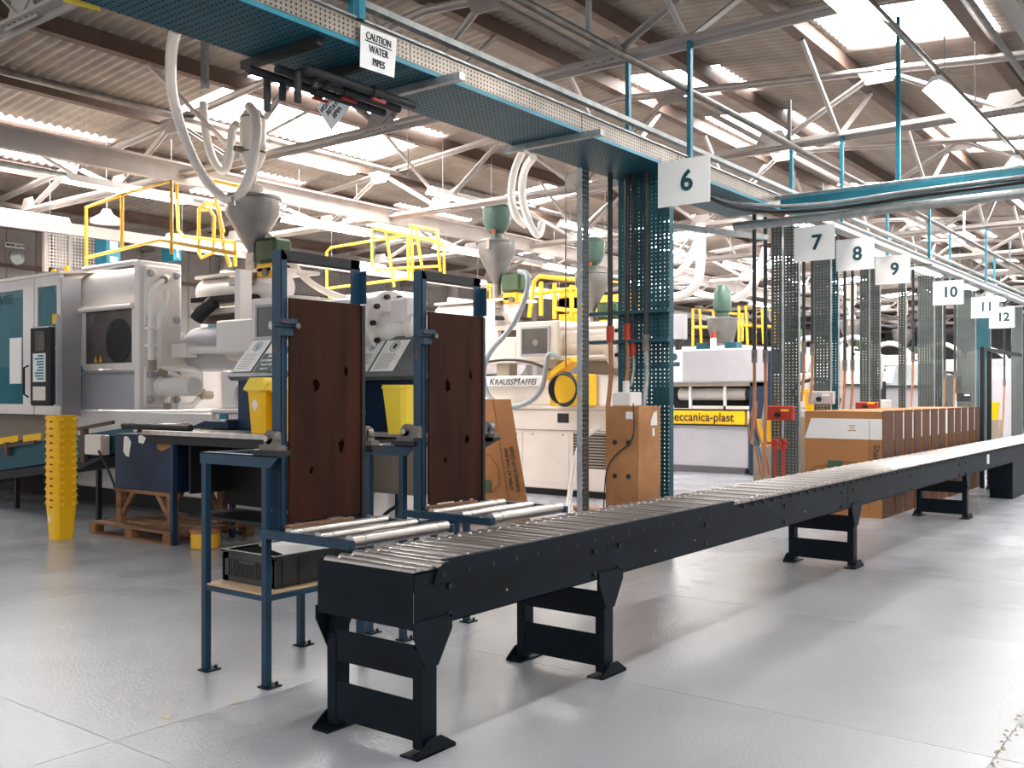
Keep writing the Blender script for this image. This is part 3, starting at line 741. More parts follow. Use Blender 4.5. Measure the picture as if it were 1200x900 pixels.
def clamp_unit(t, x, mt='white'):
    MB().rbox(x, x+1.9, 9.8, 12.85, .25, 1.28, .02).build('main_bed', mt, t)
    MB().box(x+.02, x+1.8, 12.86, 16.4, .82, 1.20).build('skirt', 'beige', t)
    MB().box(x+.3, x+1.8, 9.9, 16.3, 0, .25).box(x+.5, x+1.8, 12.86, 16.3, .25, .82).build('recess_shade', 'black', t)  # solid black blocks painted as the shade below bed and skirt
    # platen tower with bolted flanges on the face that looks down the aisle
    pl = MB().rbox(x, x+.62, 11.33, 11.45, 1.30, 3.22, .012).build('platen', mt, t)
    MB().rbox(x+1.3, x+1.9, 11.33, 11.45, 1.30, 3.22, .012).build('platen', mt, t)
    MB().box(x+.62, x+1.3, 11.38, 11.45, 1.30, 2.3).build('platen_web', mt, t)
    for (z0, z1) in ((2.38, 3.16), (1.33, 1.86)):
        f = MB().rbox(x+.06, x+.58, 11.29, 11.33, z0, z1, .015).build('flange_plate', mt, t)
        for xx_ in (x+.13, x+.51):
            for z in (z0+.1, z1-.1): MB().lathe((xx_, 11.23, z), [(.028, 0), (.042, .01), (.042, .04), (.055, .045), (.055, .06)], 8, 'Y').build('bolt', 'grey_panel', f)
    MB().cyl((x+.3, 11.46, 2.94), (x+.3, 12.95, 2.94), .25, 28).build('clamp_cylinder', mt, t)
    for (dz, dx) in ((.27, .05), (-.30, -.02)): MB().cyl((x+dx, 11.46, 2.94+dz), (x+dx, 12.75, 2.94+dz), .035, 10).build('tie_rod', mt, t)
    MB().lathe((x+1.0, 9.7, 2.86), [(.17, 0), (.19, .02), (.19, 1.6)], 22, 'Y').build('shuttle_cylinder', mt, t)
    MB().box(x+.75, x+1.5, 9.6, 11.3, 2.55, 2.62).build('beam', 'cream', t); MB().box(x+.8, x+1.5, 9.6, 11.3, 3.04, 3.08).build('beam', 'cream', t)
    MB().box(x+.9, x+1.5, 9.6, 11.3, 2.45, 2.55).build('beam', 'purlin', t)
    MB().rbox(x+.35, x+.55, 9.75, 9.85, 2.0, 3.02, .015).build('rear_plate', mt, t)
    MB().cyl((x+.9, 9.6, 2.1), (x+.9, 11.3, 2.1), .30, 26).build('mould_barrel', 'grey_panel', t)
    MB().cyl((x+1.0, 10.1, 1.33), (x+1.0, 10.1, 1.8), .26, 20).build('blue_canister', 'sage', t)
    g = MB().frameX(x+.02, x+.06, 11.46, 12.74, 1.84, 2.70, .07).build('guard_frame', 'white', t)
    MB().box(x+.035, x+.045, 11.53, 12.67, 1.91, 2.63).build('pane', 'darkglass', g)
    pn = MB().rbox(x+.01, x+.06, 11.46, 12.74, 1.30, 1.82, .006).build('lower_panel', 'grey_panel', t)
    MB().box(x, x+.0095, 11.46, 12.74, 1.76, 1.79).build('hinge_strip', 'galv', pn)
    for y in (12.42, 12.3):
        MB().prism([(x+.032, y+.04, 1.93), (x+.032, y-.04, 1.93), (x+.032, y, 2.02)], (-.004, 0, 0)).build('warning_triangle', 'yellow', t)
    MB().lathe((x+.028, 11.86, 2.2), [(.30, -.002), (.30, .0)], 28, 'X').build('dark_wheel', 'rubber', t)
    # door cabinet: posts, rails, glass
    xf, xb_ = x-.27, x-.22
    for (a, b_) in ((12.78, 12.87), (13.40, 13.47), (13.50, 13.80), (16.3, 16.5)): MB().box(xf, xb_, a, b_, 1.22, 3.12).build('door_post', 'white', t)
    for (a, b_) in ((12.87, 13.40), (13.80, 16.3)):
        MB().box(xf+.002, xb_, a, b_, 1.22, 1.36).build('door_rail', 'white', t); MB().box(xf+.002, xb_, a, b_, 2.98, 3.12).build('door_rail', 'white', t)
        MB().box(x-.25, x-.242, a, b_, 1.36, 2.98).build('door_glass', 'tealglass', t)
    MB().box(x-.27, x-.0, 12.74, 12.775, 1.20, 3.07).build('side_panel', 'grey_panel', t)  # grey colour carries the shade on this side of the cabinet
    MB().box(x+.3, x+.35, 12.8, 16.4, 1.25, 3.0).build('inner_wall', 'white', t)
    MB().box(x-.1, x+.3, 13.2, 15.9, 1.25, 1.9).build('mould_block', 'teal_light', t); MB().box(x-.05, x+.28, 14.6, 15.0, 1.9, 2.5).build('mould_block', 'white_pipe', t)
    MB().prism([(x-.3, 12.74, 3.12), (x+.9, 12.74, 3.26), (x+.9, 12.74, 3.30), (x-.3, 12.74, 3.16)], (0, 3.7, 0)).build('roof_panel', 'cream', t)
    MB().tube([(xf, 13.65, 1.9), (x-.33, 13.65, 1.87), (x-.33, 13.65, 1.5), (xf, 13.65, 1.46)], .015, 8).build('door_handle', 'black', t)
    MB().box(x-.29, x-.271, 13.82, 14.15, 1.65, 2.30).build('notice_sheet', 'paper', t)
    logo((x-.275, 15.35, 2.80), .21, t, 'ink')
    c = MB().rbox(x-.68, x-.60, 12.27, 12.78, 1.35, 2.38, .02).build('control_pendant', 'black', t)
    MB().box(x-.69, x-.68, 12.38, 12.62, 2.06, 2.32).build('screen', 'darkglass', c)
    MB().box(x-.69, x-.68, 12.36, 12.68, 1.66, 2.03).build('key_sheet', 'paper', c)
    q = MB()
    for i in range(9): q.box(x-.694, x-.69, 12.4, 12.52+.12*random.random(), 1.69+i*.037, 1.71+i*.037)
    q.build('key_rows', 'teal_light', c, stuff=True)
    MB().box(x-.69, x-.68, 12.36, 12.68, 1.42, 1.60).build('button_plate', 'cream', c)
    MB().box(x-.60, x-.56, 12.22, 12.27, 1.35, 2.5).build('pendant_edge', 'grey_panel', c)
    MB().box(x-.6, x-.27, 12.85, 12.9, 2.1, 2.15).build('arm', 'grey_panel', c)
    for (a, b_, c_, d_, e_, f_) in ((x-.30, x-.28, 12.80, 12.93, 2.45, 2.58), (x-.1, x-.08, 12.9, 13.0, 3.14, 3.26), (x-.1, x-.08, 13.25, 13.35, 3.14, 3.24)): MB().box(a, b_, c_, d_, e_, f_).build('yellow_tag', 'yellow', t)
def machine_base(x, label):
    t = thing('moulding_machine', label, 'machine', (x+1, 10, 0)); return t
m1 = machine_base(7.0, 'white injection moulding machine, leftmost and nearest, with teal glass door')
clamp_unit(m1, 7.0); inject_unit(m1, 7.0, False, 'white', .2)
# pipework on the first machine (runs in front of the platen face)
Q = lambda u, v, y=11.12: PY(u, v, y)
pipe_runs(m1, [[PY(195, 326, 11.25), Q(190, 329), Q(180, 338), Q(177, 350), Q(177, 365), Q(177, 422)],
                  [Q(194, 340), Q(194, 354), Q(185, 368), Q(185, 380), Q(185, 425)],
                  [Q(182, 433), Q(195, 432), Q(226, 432), Q(235, 436), Q(236, 444), Q(236, 458)],
                  [Q(192, 436), Q(204, 438), Q(210, 444), PY(211, 452, 11.25)],
                  [Q(236, 464), Q(231, 470), Q(224, 476), Q(207, 477)], [PY(196, 466, 11.25), Q(196, 478)]], .038)
for v in (385, 405): MB().box(Q(172, v).x, Q(191, v).x, 11.07, 11.17, Q(180, v).z-.015, Q(180, v).z+.015).build('pipe_clamp', 'white_pipe', m1)
for a, b in ((Q(178, 422), Q(179, 434)), (Q(184, 434), Q(194, 438)), (Q(236, 456), Q(236, 468)), (Q(238, 463), Q(248, 463)), (PY(195, 326, 11.27), Q(192, 328)), (Q(196, 472), Q(196, 480))):
    MB().cyl(a, b, .055, 8).build('pipe_fitting', 'beige', m1)
MB().lathe((7.31, 10.57, 1.60), [(.1, 0), (.125, .01), (.125, .62), (.15, .64), (.15, .70)], 24, 'Y').build('filter_cylinder', 'white_pipe', m1)
MB().rbox(7.42, 7.6, 10.95, 11.28, 1.98, 2.16, .01).build('rod_block', 'white', m1)
MB().lathe((7.40, 9.2, 2.03), [(.05, 0), (.12, .01), (.12, .75), (.06, .77), (.06, .8)], 20, 'Y').build('stroke_cylinder', 'cream', m1)
MB().cyl((7.42, 10.0, 2.05), (7.5, 10.95, 2.07), .05, 12).build('piston_rod', 'white_pipe', m1)
MB().tube([(6.97, 9.2+.11*math.cos(a), 1.49+.13*math.sin(a)) for a in [k*math.pi/8 for k in range(17)]], .035, 8).build('lifting_eye', 'white', m1)
e = MB().prism([PX(258, 485, 6.995), PX(267, 485, 6.995), PX(267, 492, 6.995), PX(262.5, 496, 6.995), PX(258, 492, 6.995)], (-.01, 0, 0)).build('shield_emblem', 'teal_light', m1)
# second machine: copy of the whole first one without its loose pipework, plus the name plate
m2 = machine_base(11.8, 'cream injection moulding machine behind the second board, with its name plate')
clamp_unit(m2, 11.8, 'white'); inject_unit(m2, 11.8, True, 'cream')
# yellow guard rails
def rail(parent, runs, x, r=.025):
    for run in runs: MB().tube([PX(u, v, x) for (u, v) in run], r, 8, 0).build('rail', 'yellow_paint', parent)
t = thing('guard_rail', 'yellow tubular guard rail on top of the nearest machine', 'railing', (7.35, 11, 3.25))
rail(t, [[(101, 320), (101, 243), (150, 226), (143, 228)], [(143, 228), (143, 292)], [(101, 302), (188, 281), (205, 284), (275, 297)], [(201, 298), (201, 212), (150, 226)]], 7.3)
rail(t, [[(207, 215), (209, 270), (215, 277), (275, 284)], [(233, 296), (233, 245), (240, 238), (252, 240)], [(236, 246), (246, 246), (251, 254), (250, 296), (236, 302), (233, 296)], [(256, 242), (262, 290), (270, 312)], [(275, 284), (276, 312)], [(251, 212), (254, 240), (262, 272)], [(253, 212), (280, 218)]], 8.3)
t = thing('guard_rail', 'yellow tubular guard rail and ladder on the second machine, above the boards', 'railing', (12.3, 12, 3.3))
rail(t, [[(383, 340), (383, 295), (388, 290), (475, 276), (520, 286), (521, 322)], [(383, 338), (480, 326), (515, 329)], [(436, 313), (436, 268), (440, 268), (452, 271), (515, 282)], [(452, 270), (462, 336)], [(478, 276), (479, 328)], [(482, 266), (484, 328)], [(480, 264), (513, 270), (516, 312), (438, 316)], [(487, 266), (496, 322)], [(512, 272), (516, 318)]], 12.3)
# hoppers
def hopper(label, x, y, z, s=1., kind=0):
    t = thing('material_hopper', label, 'hopper', (x, y, z))
    MB().lathe((x, y, z), [(.07, 0), (.07, .03), (.31*s, .50), (.31*s, .68), (.33*s, .69), (.33*s, .72), (.26*s, .74)], 28).build('hopper_cone', 'hopper', t)
    MB().box(x-.31*s-.02, x-.31*s+.02, y-.1, y-.04, z+.55, z+.7).build('latch', 'steel', t)
    if kind == 0:
        rv = MB().lathe((x, y, z+.74), [(.14, 0), (.14, .12), (.04, .13), (.06, .3), (.16, .5), (.165, .51), (.165, 1.0), (.15, 1.02), (.1, 1.1)], 24).build('vacuum_receiver', 'cream', t)
        MB().cyl((x-.17, y, z+1.3), (x-.27, y, z+1.3), .04, 10).build('inlet', 'dull_steel', rv)
        MB().lathe((x, y, z+1.28), [(.168, 0), (.168, .02)], 24).build('band', 'dull_steel', rv)
        MB().lathe((x, y, z+1.72), [(.168, 0), (.168, .02)], 24).build('band', 'dull_steel', rv)
    else:
        rv = MB().lathe((x, y, z+.76), [(.1, 0), (.1, .08), (.17, .14), (.23, .28), (.235, .5), (.2, .55), (.1, .6)], 24).build('vacuum_receiver', 'sage', t)
        MB().cyl((x-.2, y-.1, z+.82), (x-.2, y-.1, z+.88), .03, 8).build('warning_lamp', 'red', rv)
    MB().cyl((x, y, z-.3), (x, y, z), .09, 12).build('neck', 'steel', t)
    MB().rbox(x-.25, x+.15, y-.16, y+.16, z-.42, z-.3, .01).build('feed_block', 'steel', t)
    m_ = MB().rbox(x-.1, x+.2, y-.55, y-.15, z-.15, z+.16, .04).build('green_motor', 'green', t)
    MB().rbox(x-.1, x+.12, y-.5, y-.2, z-.33, z-.16, .02).build('yellow_gearbox', 'yellow_paint', t)
    MB().cyl((x-.14, y-.4, z-.28), (x-.1, y-.4, z-.28), .05, 12).build('gauge', 'dull_steel', t)
    MB().box(x-.3, x+.2, y-.2, y+.9, z-.60, z-.54).build('slide_rail', 'black', t)
    MB().tube([(x-.25, y+.45, z-.60), (x-.35, y+.6, z-.75), (x-.38, y+.66, z-.84)], .09, 12).build('discharge_spout', 'rubber', t)
    MB().box(x-.1, x+.2, y-.1, y+.1, 2.4, z-.42).build('pedestal', 'white', t)
    return t
hopper('steel cone hopper with tall cream receiver above the nearest machine', 7.9, 10.2, 3.30, 1.1)
hopper('steel cone hopper with sage green receiver left of the galvanised post', 12.7, 10.0, 3.32, 1., 1)
# ------- third machine
t = thing('moulding_machine', 'white moulding machine with long yellow name strip near the boxes', 'machine', (17.5, 9, 0))
MB().rbox(17.0, 18.6, 7.45, 9.9, .12, .93, .02).box(17.2, 18.4, 7.6, 9.8, 0, .12).build('bed', 'grey_panel', t)
p_ = MB().rbox(16.95, 17.05, 7.5, 9.5, .93, 1.19, .01).build('name_strip', 'yellow', t)
text('italmeccanica-plast', .235, (16.94, 8.55, 1.06), NEG_Y, UP, 'blackink', p_, bold=.002, sx=.95)
MB().box(16.95, 17.1, 7.4, 9.6, .90, .93).box(16.95, 17.1, 7.4, 9.6, 1.19, 1.22).build('strip_edge', 'black', t)
MB().rbox(16.9, 18.5, 7.05, 10.5, 1.72, 2.36, .03).build('hood', 'grey_panel', t)
MB().box(16.95, 18.5, 7.1, 10.5, 1.65, 1.72).build('hood_base', 'beige', t)
MB().box(17.6, 18.4, 7.2, 10.3, 1.22, 1.65).build('interior', 'black', t)
MB().cyl((17.3, 7.6, 1.5), (17.3, 9.0, 1.5), .12, 14).build('ram', 'white_pipe', t)
for y in (7.9, 8.62): MB().box(17.0, 17.05, y, y+.05, 1.22, 1.65).build('guard_post', 'white', t)
MB().box(17.0, 17.05, 7.3, 8.6, 1.22, 1.28).build('guard_post', 'white', t)
MB().rbox(16.95, 17.8, 6.7, 7.42, 0, 2.3, .02).build('blue_cabinet', 'deepblue', t)
n_ = MB().box(16.88, 16.9, 8.75, 9.35, 1.74, 2.33).build('notice_sheet', 'paper', t)
MB().box(16.872, 16.88, 8.8, 9.03, 2.04, 2.12).box(16.872, 16.88, 9.08, 9.3, 2.04, 2.12).build('print', 'ink', n_)
MB().lathe((16.872, 8.92, 2.22), [(.07, 0), (.07, .006)], 16, 'X').build('hand_symbol', 'ink', n_)
t = thing('material_hopper', 'squat steel hopper with green receiver over the yellow strip machine', 'hopper', (17.6, 8.25, 2.36))
MB().lathe((17.6, 8.25, 2.48), [(.2, 0), (.2, .02), (.29, .34), (.29, .46), (.31, .47), (.31, .50), (.2, .52)], 28).build('hopper_cone', 'hopper', t)
MB().lathe((17.6, 8.25, 3.0), [(.12, 0), (.12, .08), (.17, .12), (.18, .3), (.17, .5), (.1, .62), (.02, .64)], 24).build('vacuum_receiver', 'sage', t)
for y in (7.95, 8.55): MB().rbox(17.3, 17.6, y-.12, y+.12, 2.36, 2.5, .01).build('teal_foot', 'teal', t)
MB().cyl((17.2, 8.25, 2.36), (17.2, 8.25, 2.58), .06, 10).build('beacon_post', 'cream', t); MB().cyl((17.2, 8.25, 2.58), (17.2, 8.25, 2.7), .05, 10).build('red_beacon', 'red', t)
t = thing('junction_cabinet', 'small grey box on a post left of the squat hopper', 'cabinet', (17.5, 9.3, 2.36))
MB().rbox(17.4, 17.6, 9.0, 9.32, 2.6, 3.1, .01).build('body', 'grey_panel', t); MB().box(17.45, 17.55, 9.1, 9.2, 2.36, 2.6).build('post', 'black', t)
tr_ = thing('guard_rail', 'yellow guard rails and ladders beyond the third machine hopper', 'railing', (19, 8, 2.4))
for (u0, u1, a, b) in ((812, 836, 362, 405), (836, 870, 366, 400), (866, 885, 358, 405), (885, 908, 362, 403)):
    rail(tr_, [[(u0, b), (u0, a), (u1, a+2), (u1, b)], [(u0, (a+b)/2), (u1, (a+b)/2)], [(u0+8, a), (u0+10, b)]], 19.0, .03)
t = thing('yellow_gantry', 'solid yellow gantry with rails behind the galvanised post', 'gantry', (17.2, 10.5, 2.5))
rail(t, [[(620, 372), (626, 330), (632, 324), (678, 328)], [(634, 370), (634, 330)], [(650, 374), (650, 332)], [(670, 372), (670, 334)], [(628, 344), (675, 338)], [(650, 362), (690, 366)]], 17.2, .05)
q = PX(652, 318, 17.6); MB().box(17.6, 17.75, PX(680, 318, 17.6).y, PX(655, 318, 17.6).y, 2.6, 3.75).box(17.6, 17.75, PX(745, 318, 17.6).y, PX(655, 318, 17.6).y, 3.25, 3.6).build('beam', 'yellow_paint', t)
t = thing('guard_rail', 'yellow hooped rails beside the second hopper pedestal', 'railing', (13.2, 9.8, 2.5))
rail(t, [[(569, 380), (569, 338), (573, 334), (580, 336)], [(575, 362), (575, 338)], [(600, 365), (603, 330)], [(715, 370), (716, 330), (735, 332)]], 13.4, .03)

# ------- more machines going away along the aisle (each a thing, partly hidden)
def small_machine(x, label):
    t = thing('moulding_machine', label, 'machine', (x+.8, 9, 0))
    inject_unit(t, x, False, 'cream'); MB().rbox(x, x+1.7, 9.8, 14, .2, 2.7, .03).build('clamp_housing', 'white', t); return t
sm = small_machine(22.2, 'pale moulding machine behind the row of cardboard boxes')
dup(sm, (5.2, 0, 0), 'pale moulding machine seen past sign number ten'); dup(sm, (10.4, 0, 0), 'distant pale moulding machine, second from the far end'); dup(sm, (15.6, 0, 0), 'most distant pale moulding machine down the hall')
h3 = hopper('cream receiver hopper behind the cardboard boxes', 22.9, 9.2, 2.9, 1., 0)
dup(h3, (5.2, 0, 0), 'distant steel hopper past sign number ten'); dup(h3, (10.4, 0, 0), 'far hopper near the end of the hall')
hb = hopper('sage green receiver hopper seen behind the dark vertical pipes', 15.0, 9.6, 3.0, 1., 1)

# ================================================================== OVERHEAD CABLE TRAY
t = thing('cable_tray', 'long overhead perforated teal tray hung above the conveyor', 'cable tray', (8, 4.5, 3.55))
tray = t
xx = [.2, 2.4, 4.45, 6.4, 8.0, 10.5, 13.5, 16.5, 19.5, 22.5, 25.5, 28.5]
for a, b in zip(xx, xx[1:]):
    if a > 10:
        for (y0, y1) in ((4.18, 4.32), (4.72, 4.84)):
            MB().box(a+.005, b-.005, y0, y1, 3.60, 3.604).box(a+.005, b-.005, y0, y0+.004, 3.604, 3.66).box(a+.005, b-.005, y1-.004, y1, 3.604, 3.66).build('narrow_section', 'galv', t)
        MB().box(a, a+.04, 4.1, 4.9, 3.56, 3.598).build('bracket', 'galv', t)
        continue
    MB().box(a+.005, b-.005, 4.2, 4.85, 3.55, 3.556).build('tray_section', 'tray_perf', t)
    MB().box(a+.005, b-.005, 4.19, 4.196, 3.58, 3.70).box(a+.005, b-.005, 4.854, 4.86, 3.55, 3.70).build('side_rail', 'side_perf', t)
    MB().box(a, b, 4.17, 4.2, 3.70, 3.712).build('lip', 'galv', t)
    MB().box(a, b, 4.184, 4.1895, 3.545, 3.572).build('teal_edge', 'teal_light', t)
for x in (3.74, 4.18, 4.7, 6.37, 8.02): MB().box(x, x+.05, 4.0 if x > 4.5 else 4.25, 4.95, 3.50, 3.548).build('bracket', 'galv' if x > 4.5 else 'black', t)
for (y, z, r) in ((4.35, 3.78, .03), (4.5, 3.76, .025), (4.62, 3.77, .03)): MB().cyl((.2, y, z), (28, y, z), r, 8).build('conduit', 'galv', t)
MB().box(.2, 28, 4.3, 4.36, 3.86, 3.90).build('trunking', 'galv', t)
for k in range(11):
    x = 4.0+4.2*k
    if k == 0: pass
    for y in (4.17, 4.83): 
        MB().box(x-.025, x+.025, y-.02, y+.02, 3.7, 4.8).build('hanger_strut', 'teal_light', t)
MB().box(4.05, 4.1, 4.28, 4.33, 3.7, 4.8).build('hanger_strut', 'teal_light', t)
# long pipe beside the tray
t = thing('overhead_pipe', 'long dark grey pipe slung beside the tray under the roof', 'pipe', (12, 4.25, 4.35))
MB().cyl((3.5, 4.2, 4.34), (40, 4.2, 4.34), .035, 10).build('pipe', 'dull_steel', t)
for k in range(6): MB().box(6.5+4.2*k, 6.53+4.2*k, 4.18, 4.22, 4.34, 4.85).build('hanger', 'galv', t)
solo(MB().cyl((0, 12.0, 5.4), (45, 12.0, 5.4), .05, 10), 'overhead_pipe', 'dull_steel', 'grey pipe crossing high above the nearest machine', 'pipe', (12, 12.0, 5.4))
solo(MB().cyl((0, 12.6, 4.42), (45, 12.6, 4.42), .04, 8), 'overhead_pipe', 'galv', 'thin pale conduit under the white girder at left', 'pipe', (12, 12.6, 4.4))
solo(MB().cyl((6, 1.75, 4.55), (45, 1.75, 4.55), .03, 8), 'overhead_pipe', 'dull_steel', 'thin brown conduit beside the strip light at upper right', 'pipe', (12, 1.75, 4.55))
solo(MB().cyl((0, 14.9, 4.95), (30, 14.9, 4.95), .03, 8), 'overhead_pipe', 'black', 'thin black conduit near the roof at far left', 'pipe', (6, 14.9, 4.95))
# pipe cluster under the tray
t = thing('pipe_manifold', 'cluster of dark water pipes with red valves under the tray', 'pipes', (4.2, 4.5, 3.45))
for i, y in enumerate((4.72, 4.58, 4.44)):
    MB().cyl((3.62+.1*i, y, 3.42), (4.75, y, 3.42), .026, 10).build('header_pipe', 'rubber', t)
    v_ = MB().cyl((4.12+.12*i, y, 3.42), (4.2+.12*i, y, 3.42), .036, 8).build('valve', 'rubber', t)
    MB().box(4.12+.12*i, 4.24+.12*i, y-.01, y+.01, 3.365, 3.38).cyl((4.15+.12*i, y, 3.38), (4.15+.12*i, y, 3.42), .01, 6).build('valve_lever', 'red', v_)
for (u, va, vb) in ((313, 78, 130), (331, 68, 117), (349, 66, 120), (369, 62, 103), (383, 95, 104)):
    p_ = PY(u, vb, 4.72 if u < 340 else 4.5); MB().tube([(p_.x+.12, p_.y, 3.42), (p_.x, p_.y, 3.42), (p_.x, p_.y, 3.36), (p_.x, p_.y, p_.z)], .022, 8, 1).build('drop_pipe', 'rubber', t)
# signs
def board_sign(name, quad, ext, label, cat='sign', mt='sign'):
    c = sum((Vector(q) for q in quad), Vector())/4
    t = thing(name, label, cat, c)
    MB().prism(quad, ext).build('plate', mt, t); return t
q = [PY(423, 29, 4.164), PY(465, 45, 4.164), PY(462, 91, 4.164), PY(422, 78, 4.164)]
t = board_sign('caution_sign', q, (0, .004, 0), 'white caution water pipes sign hanging from the tray side')
cx = (q[0]+q[1]+q[2]+q[3])/4
for i, (s, b) in enumerate((('CAUTION', .0), ('WATER', .0), ('PIPES', .0))): text(s, .062, cx+Vector((0, -.004, .07-.072*i)), PX_, UP, 'blackink', t, sx=.75)
MB().box(cx.x-.11, cx.x+.11, 4.158, 4.163, cx.z+.038, cx.z+.042).build('underline', 'blackink', t)
q = [PX(392, 101, 4.6), PX(411, 124, 4.6), PX(388, 153, 4.6), PX(371, 126, 4.6)]
t = board_sign('caution_sign', q, (.004, 0, 0), 'grey caution sign hung by one corner, lettering reversed')
cx = (q[0]+q[1]+q[2]+q[3])/4; MB().cyl(q[0], (q[0].x, q[0].y, 3.4), .003, 5).build('string', 'galv', t)
e2 = (q[0]-q[3]).normalized(); up_ = (q[0]-q[1]).normalized()
for i, s in enumerate(('CAUTION', 'WATER', 'PIPES')): text(s, .055, cx+Vector((-.004, 0, 0))+up_*(.06-.06*i), e2, up_, 'blackink', t, mirror=True, sx=.75)
q = [PY(75, -12, 4.9), PY(118, 0, 4.9), PY(118, 13, 4.9), PY(75, 2, 4.9)]
board_sign('caution_sign', q, (0, .004, 0), 'pale yellow label at the top left corner on the tray', mt='yellow_pale')
for (s, wd_, u, v, h_, y) in (('6', 'six', 801, 213, .40, 3.93), ('7', 'seven', 954, 285, .42, 4.2), ('8', 'eight', 1002, 298, .42, 4.2), ('9', 'nine', 1046, 316, .42, 4.2), ('10', 'ten', 1111, 343, .42, 4.2), ('11', 'eleven', 1154, 360, .42, 4.2), ('12', 'twelve', 1174, 372, .46, 4.3)):
    c = PY(u, v, y); hw = .25
    t = thing('number_sign', 'white square sign with the number %s hanging from the tray' % wd_, 'sign', c)
    MB().prism([c+Vector((0, hw, h_/2)), c+Vector((0, -hw, h_/2)), c+Vector((0, -hw, -h_/2)), c+Vector((0, hw, -h_/2))], (.004, 0, 0)).build('plate', 'sign', t)
    text(s, .25, c+Vector((-.004, -.03, 0)), NEG_Y, UP, 'ink', t, name='numeral', bold=.006)
    wz = max(3.6-c.z, h_/2+.05)
    MB().cyl(c+Vector((0, .1, h_/2)), c+Vector((0, .1, wz)), .004, 6).build('hanging_wire', 'galv', t)
    MB().cyl(c+Vector((0, .22, h_/2)), c+Vector((0, .22, wz)), .004, 6).build('hanging_wire', 'galv', t)
# branch tray crossing over the conveyor
t = thing('cable_tray', 'light blue branch tray crossing the aisle beyond sign six', 'cable tray', (10.3, 2, 3.5))
MB().box(10.2, 10.7, -5, 4.1, 3.52, 3.525).box(10.2, 10.21, -5, 4.1, 3.52, 3.62).box(10.69, 10.7, -5, 4.1, 3.52, 3.62).build('tray_section', 'teal_light', t)
MB().cyl((10.12, -5, 3.42), (10.12, 4.6, 3.36), .05, 12).build('pipe', 'galv', t)
MB().cyl((10.3, -5, 3.66), (10.3, 4.6, 3.66), .025, 10).build('pipe', 'galv', t)
MB().tube([(10.16, -5, 3.50), (10.16, 2.2, 3.5), (10.1, 3.6, 3.42), (9.6, 4.3, 3.42), (8.9, 4.5, 3.56), (8.4, 4.5, 3.7)], .02, 8, 3).build('cable', 'black', t)
MB().tube([(10.22, -5, 3.56), (10.2, 2.4, 3.56), (10.0, 3.7, 3.46), (9.5, 4.4, 3.5), (8.8, 4.6, 3.66), (8.4, 4.6, 3.76)], .018, 8, 3).build('cable', 'galv', t)
for y in (.5, 2.9): MB().box(10.4, 10.44, y, y+.04, 3.6, 5.4).build('hanger_strut', 'teal_light', t)
solo(MB().bar((9.2, 5.2, 3.34), (10.9, 4.55, 3.34), .06).bar((9.2, 5.2, 3.34), (9.0, 5.2, 3.34), .06), 'support_bar', 'galv', 'galvanised cross bar under the tray left of sign seven', 'bar', (10, 4.6, 3.34))

# ================================================================== COLUMNS AND DROP PIPES
t = thing('service_column', 'wide perforated teal column dropping from the tray behind the wooden box', 'column', (8.0, 4.53, 0))
MB().box(8.0, 8.006, 4.28, 4.82, .02, 3.55).build('face_plate', 'col_teal', t)
MB().box(8.0, 8.08, 4.276, 4.28, .02, 3.55).box(8.0, 8.08, 4.82, 4.824, .02, 3.55).build('flange', 'teal', t)
MB().box(7.95, 8.12, 4.25, 4.85, 0, .02).build('base_plate', 'teal', t)
for z in (.9, 1.75, 2.6): MB().box(7.99, 8.0, 4.28, 4.82, z, z+.02).build('splice_bar', 'teal', t)
for z in (2.25, 1.98): MB().box(7.86, 7.99, 4.22, 5.1, z, z+.03).build('clamp_arm', 'teal', t)
t = thing('galvanised_post', 'perforated galvanised post standing left of the wooden box', 'post', (7.41, 4.85, 0))
MB().box(7.385, 7.49, 4.83, 4.834, .012, 3.55).build('perforated_web', 'post_galv', t)
for x in (7.38, 7.49): MB().box(x, x+.004, 4.83, 4.885, .012, 3.55).build('flange', 'galv', t)
MB().box(7.33, 7.5, 4.8, 4.95, 0, .012).build('base_plate', 'galv', t)
def drop(label, u, y, v1, r, lower='orange', v2=None, z0=3.6, fit=True):
    p = PY(u, v1, y)
    t = thing('drop_pipe', label, 'pipe', (p.x, p.y, p.z))
    MB().cyl((p.x, p.y, p.z), (p.x, p.y, z0), r, 10).build('pipe', 'rubber' if r < .05 else 'dull_steel', t)
    if fit: MB().cyl((p.x, p.y, p.z-.05), (p.x, p.y, p.z+.1), r*1.5, 8).build('coupling', 'red' if u < 750 else 'dull_steel', t)
    if v2:
        q = PY(u-3, v2, y); MB().tube([p, p*.5+q*.5+Vector((.05, 0, 0)), q], r*.9, 8, 2).build('hose_tail', lower, t)
drop('leftmost dark pipe dropping between galvanised post and teal column', 715, 4.75, 395, .024, 'orange', 480)
drop('second dark pipe dropping before the teal column', 735, 4.65, 392, .024, 'orange', 465)
drop('third grey pipe just left of the teal column edge', 742, 4.6, 410, .02, 'galv', 452)
drop('grey pipe with coupling in front of the teal column face', 757, 4.45, 405, .026, 'galv', 478)
drop('left dark pipe of the pair before the yellow strip machine', 884, 4.6, 420, .024, 'orange', 520)
drop('right dark pipe of the pair before the yellow strip machine', 897, 4.6, 420, .024, 'orange', 560)
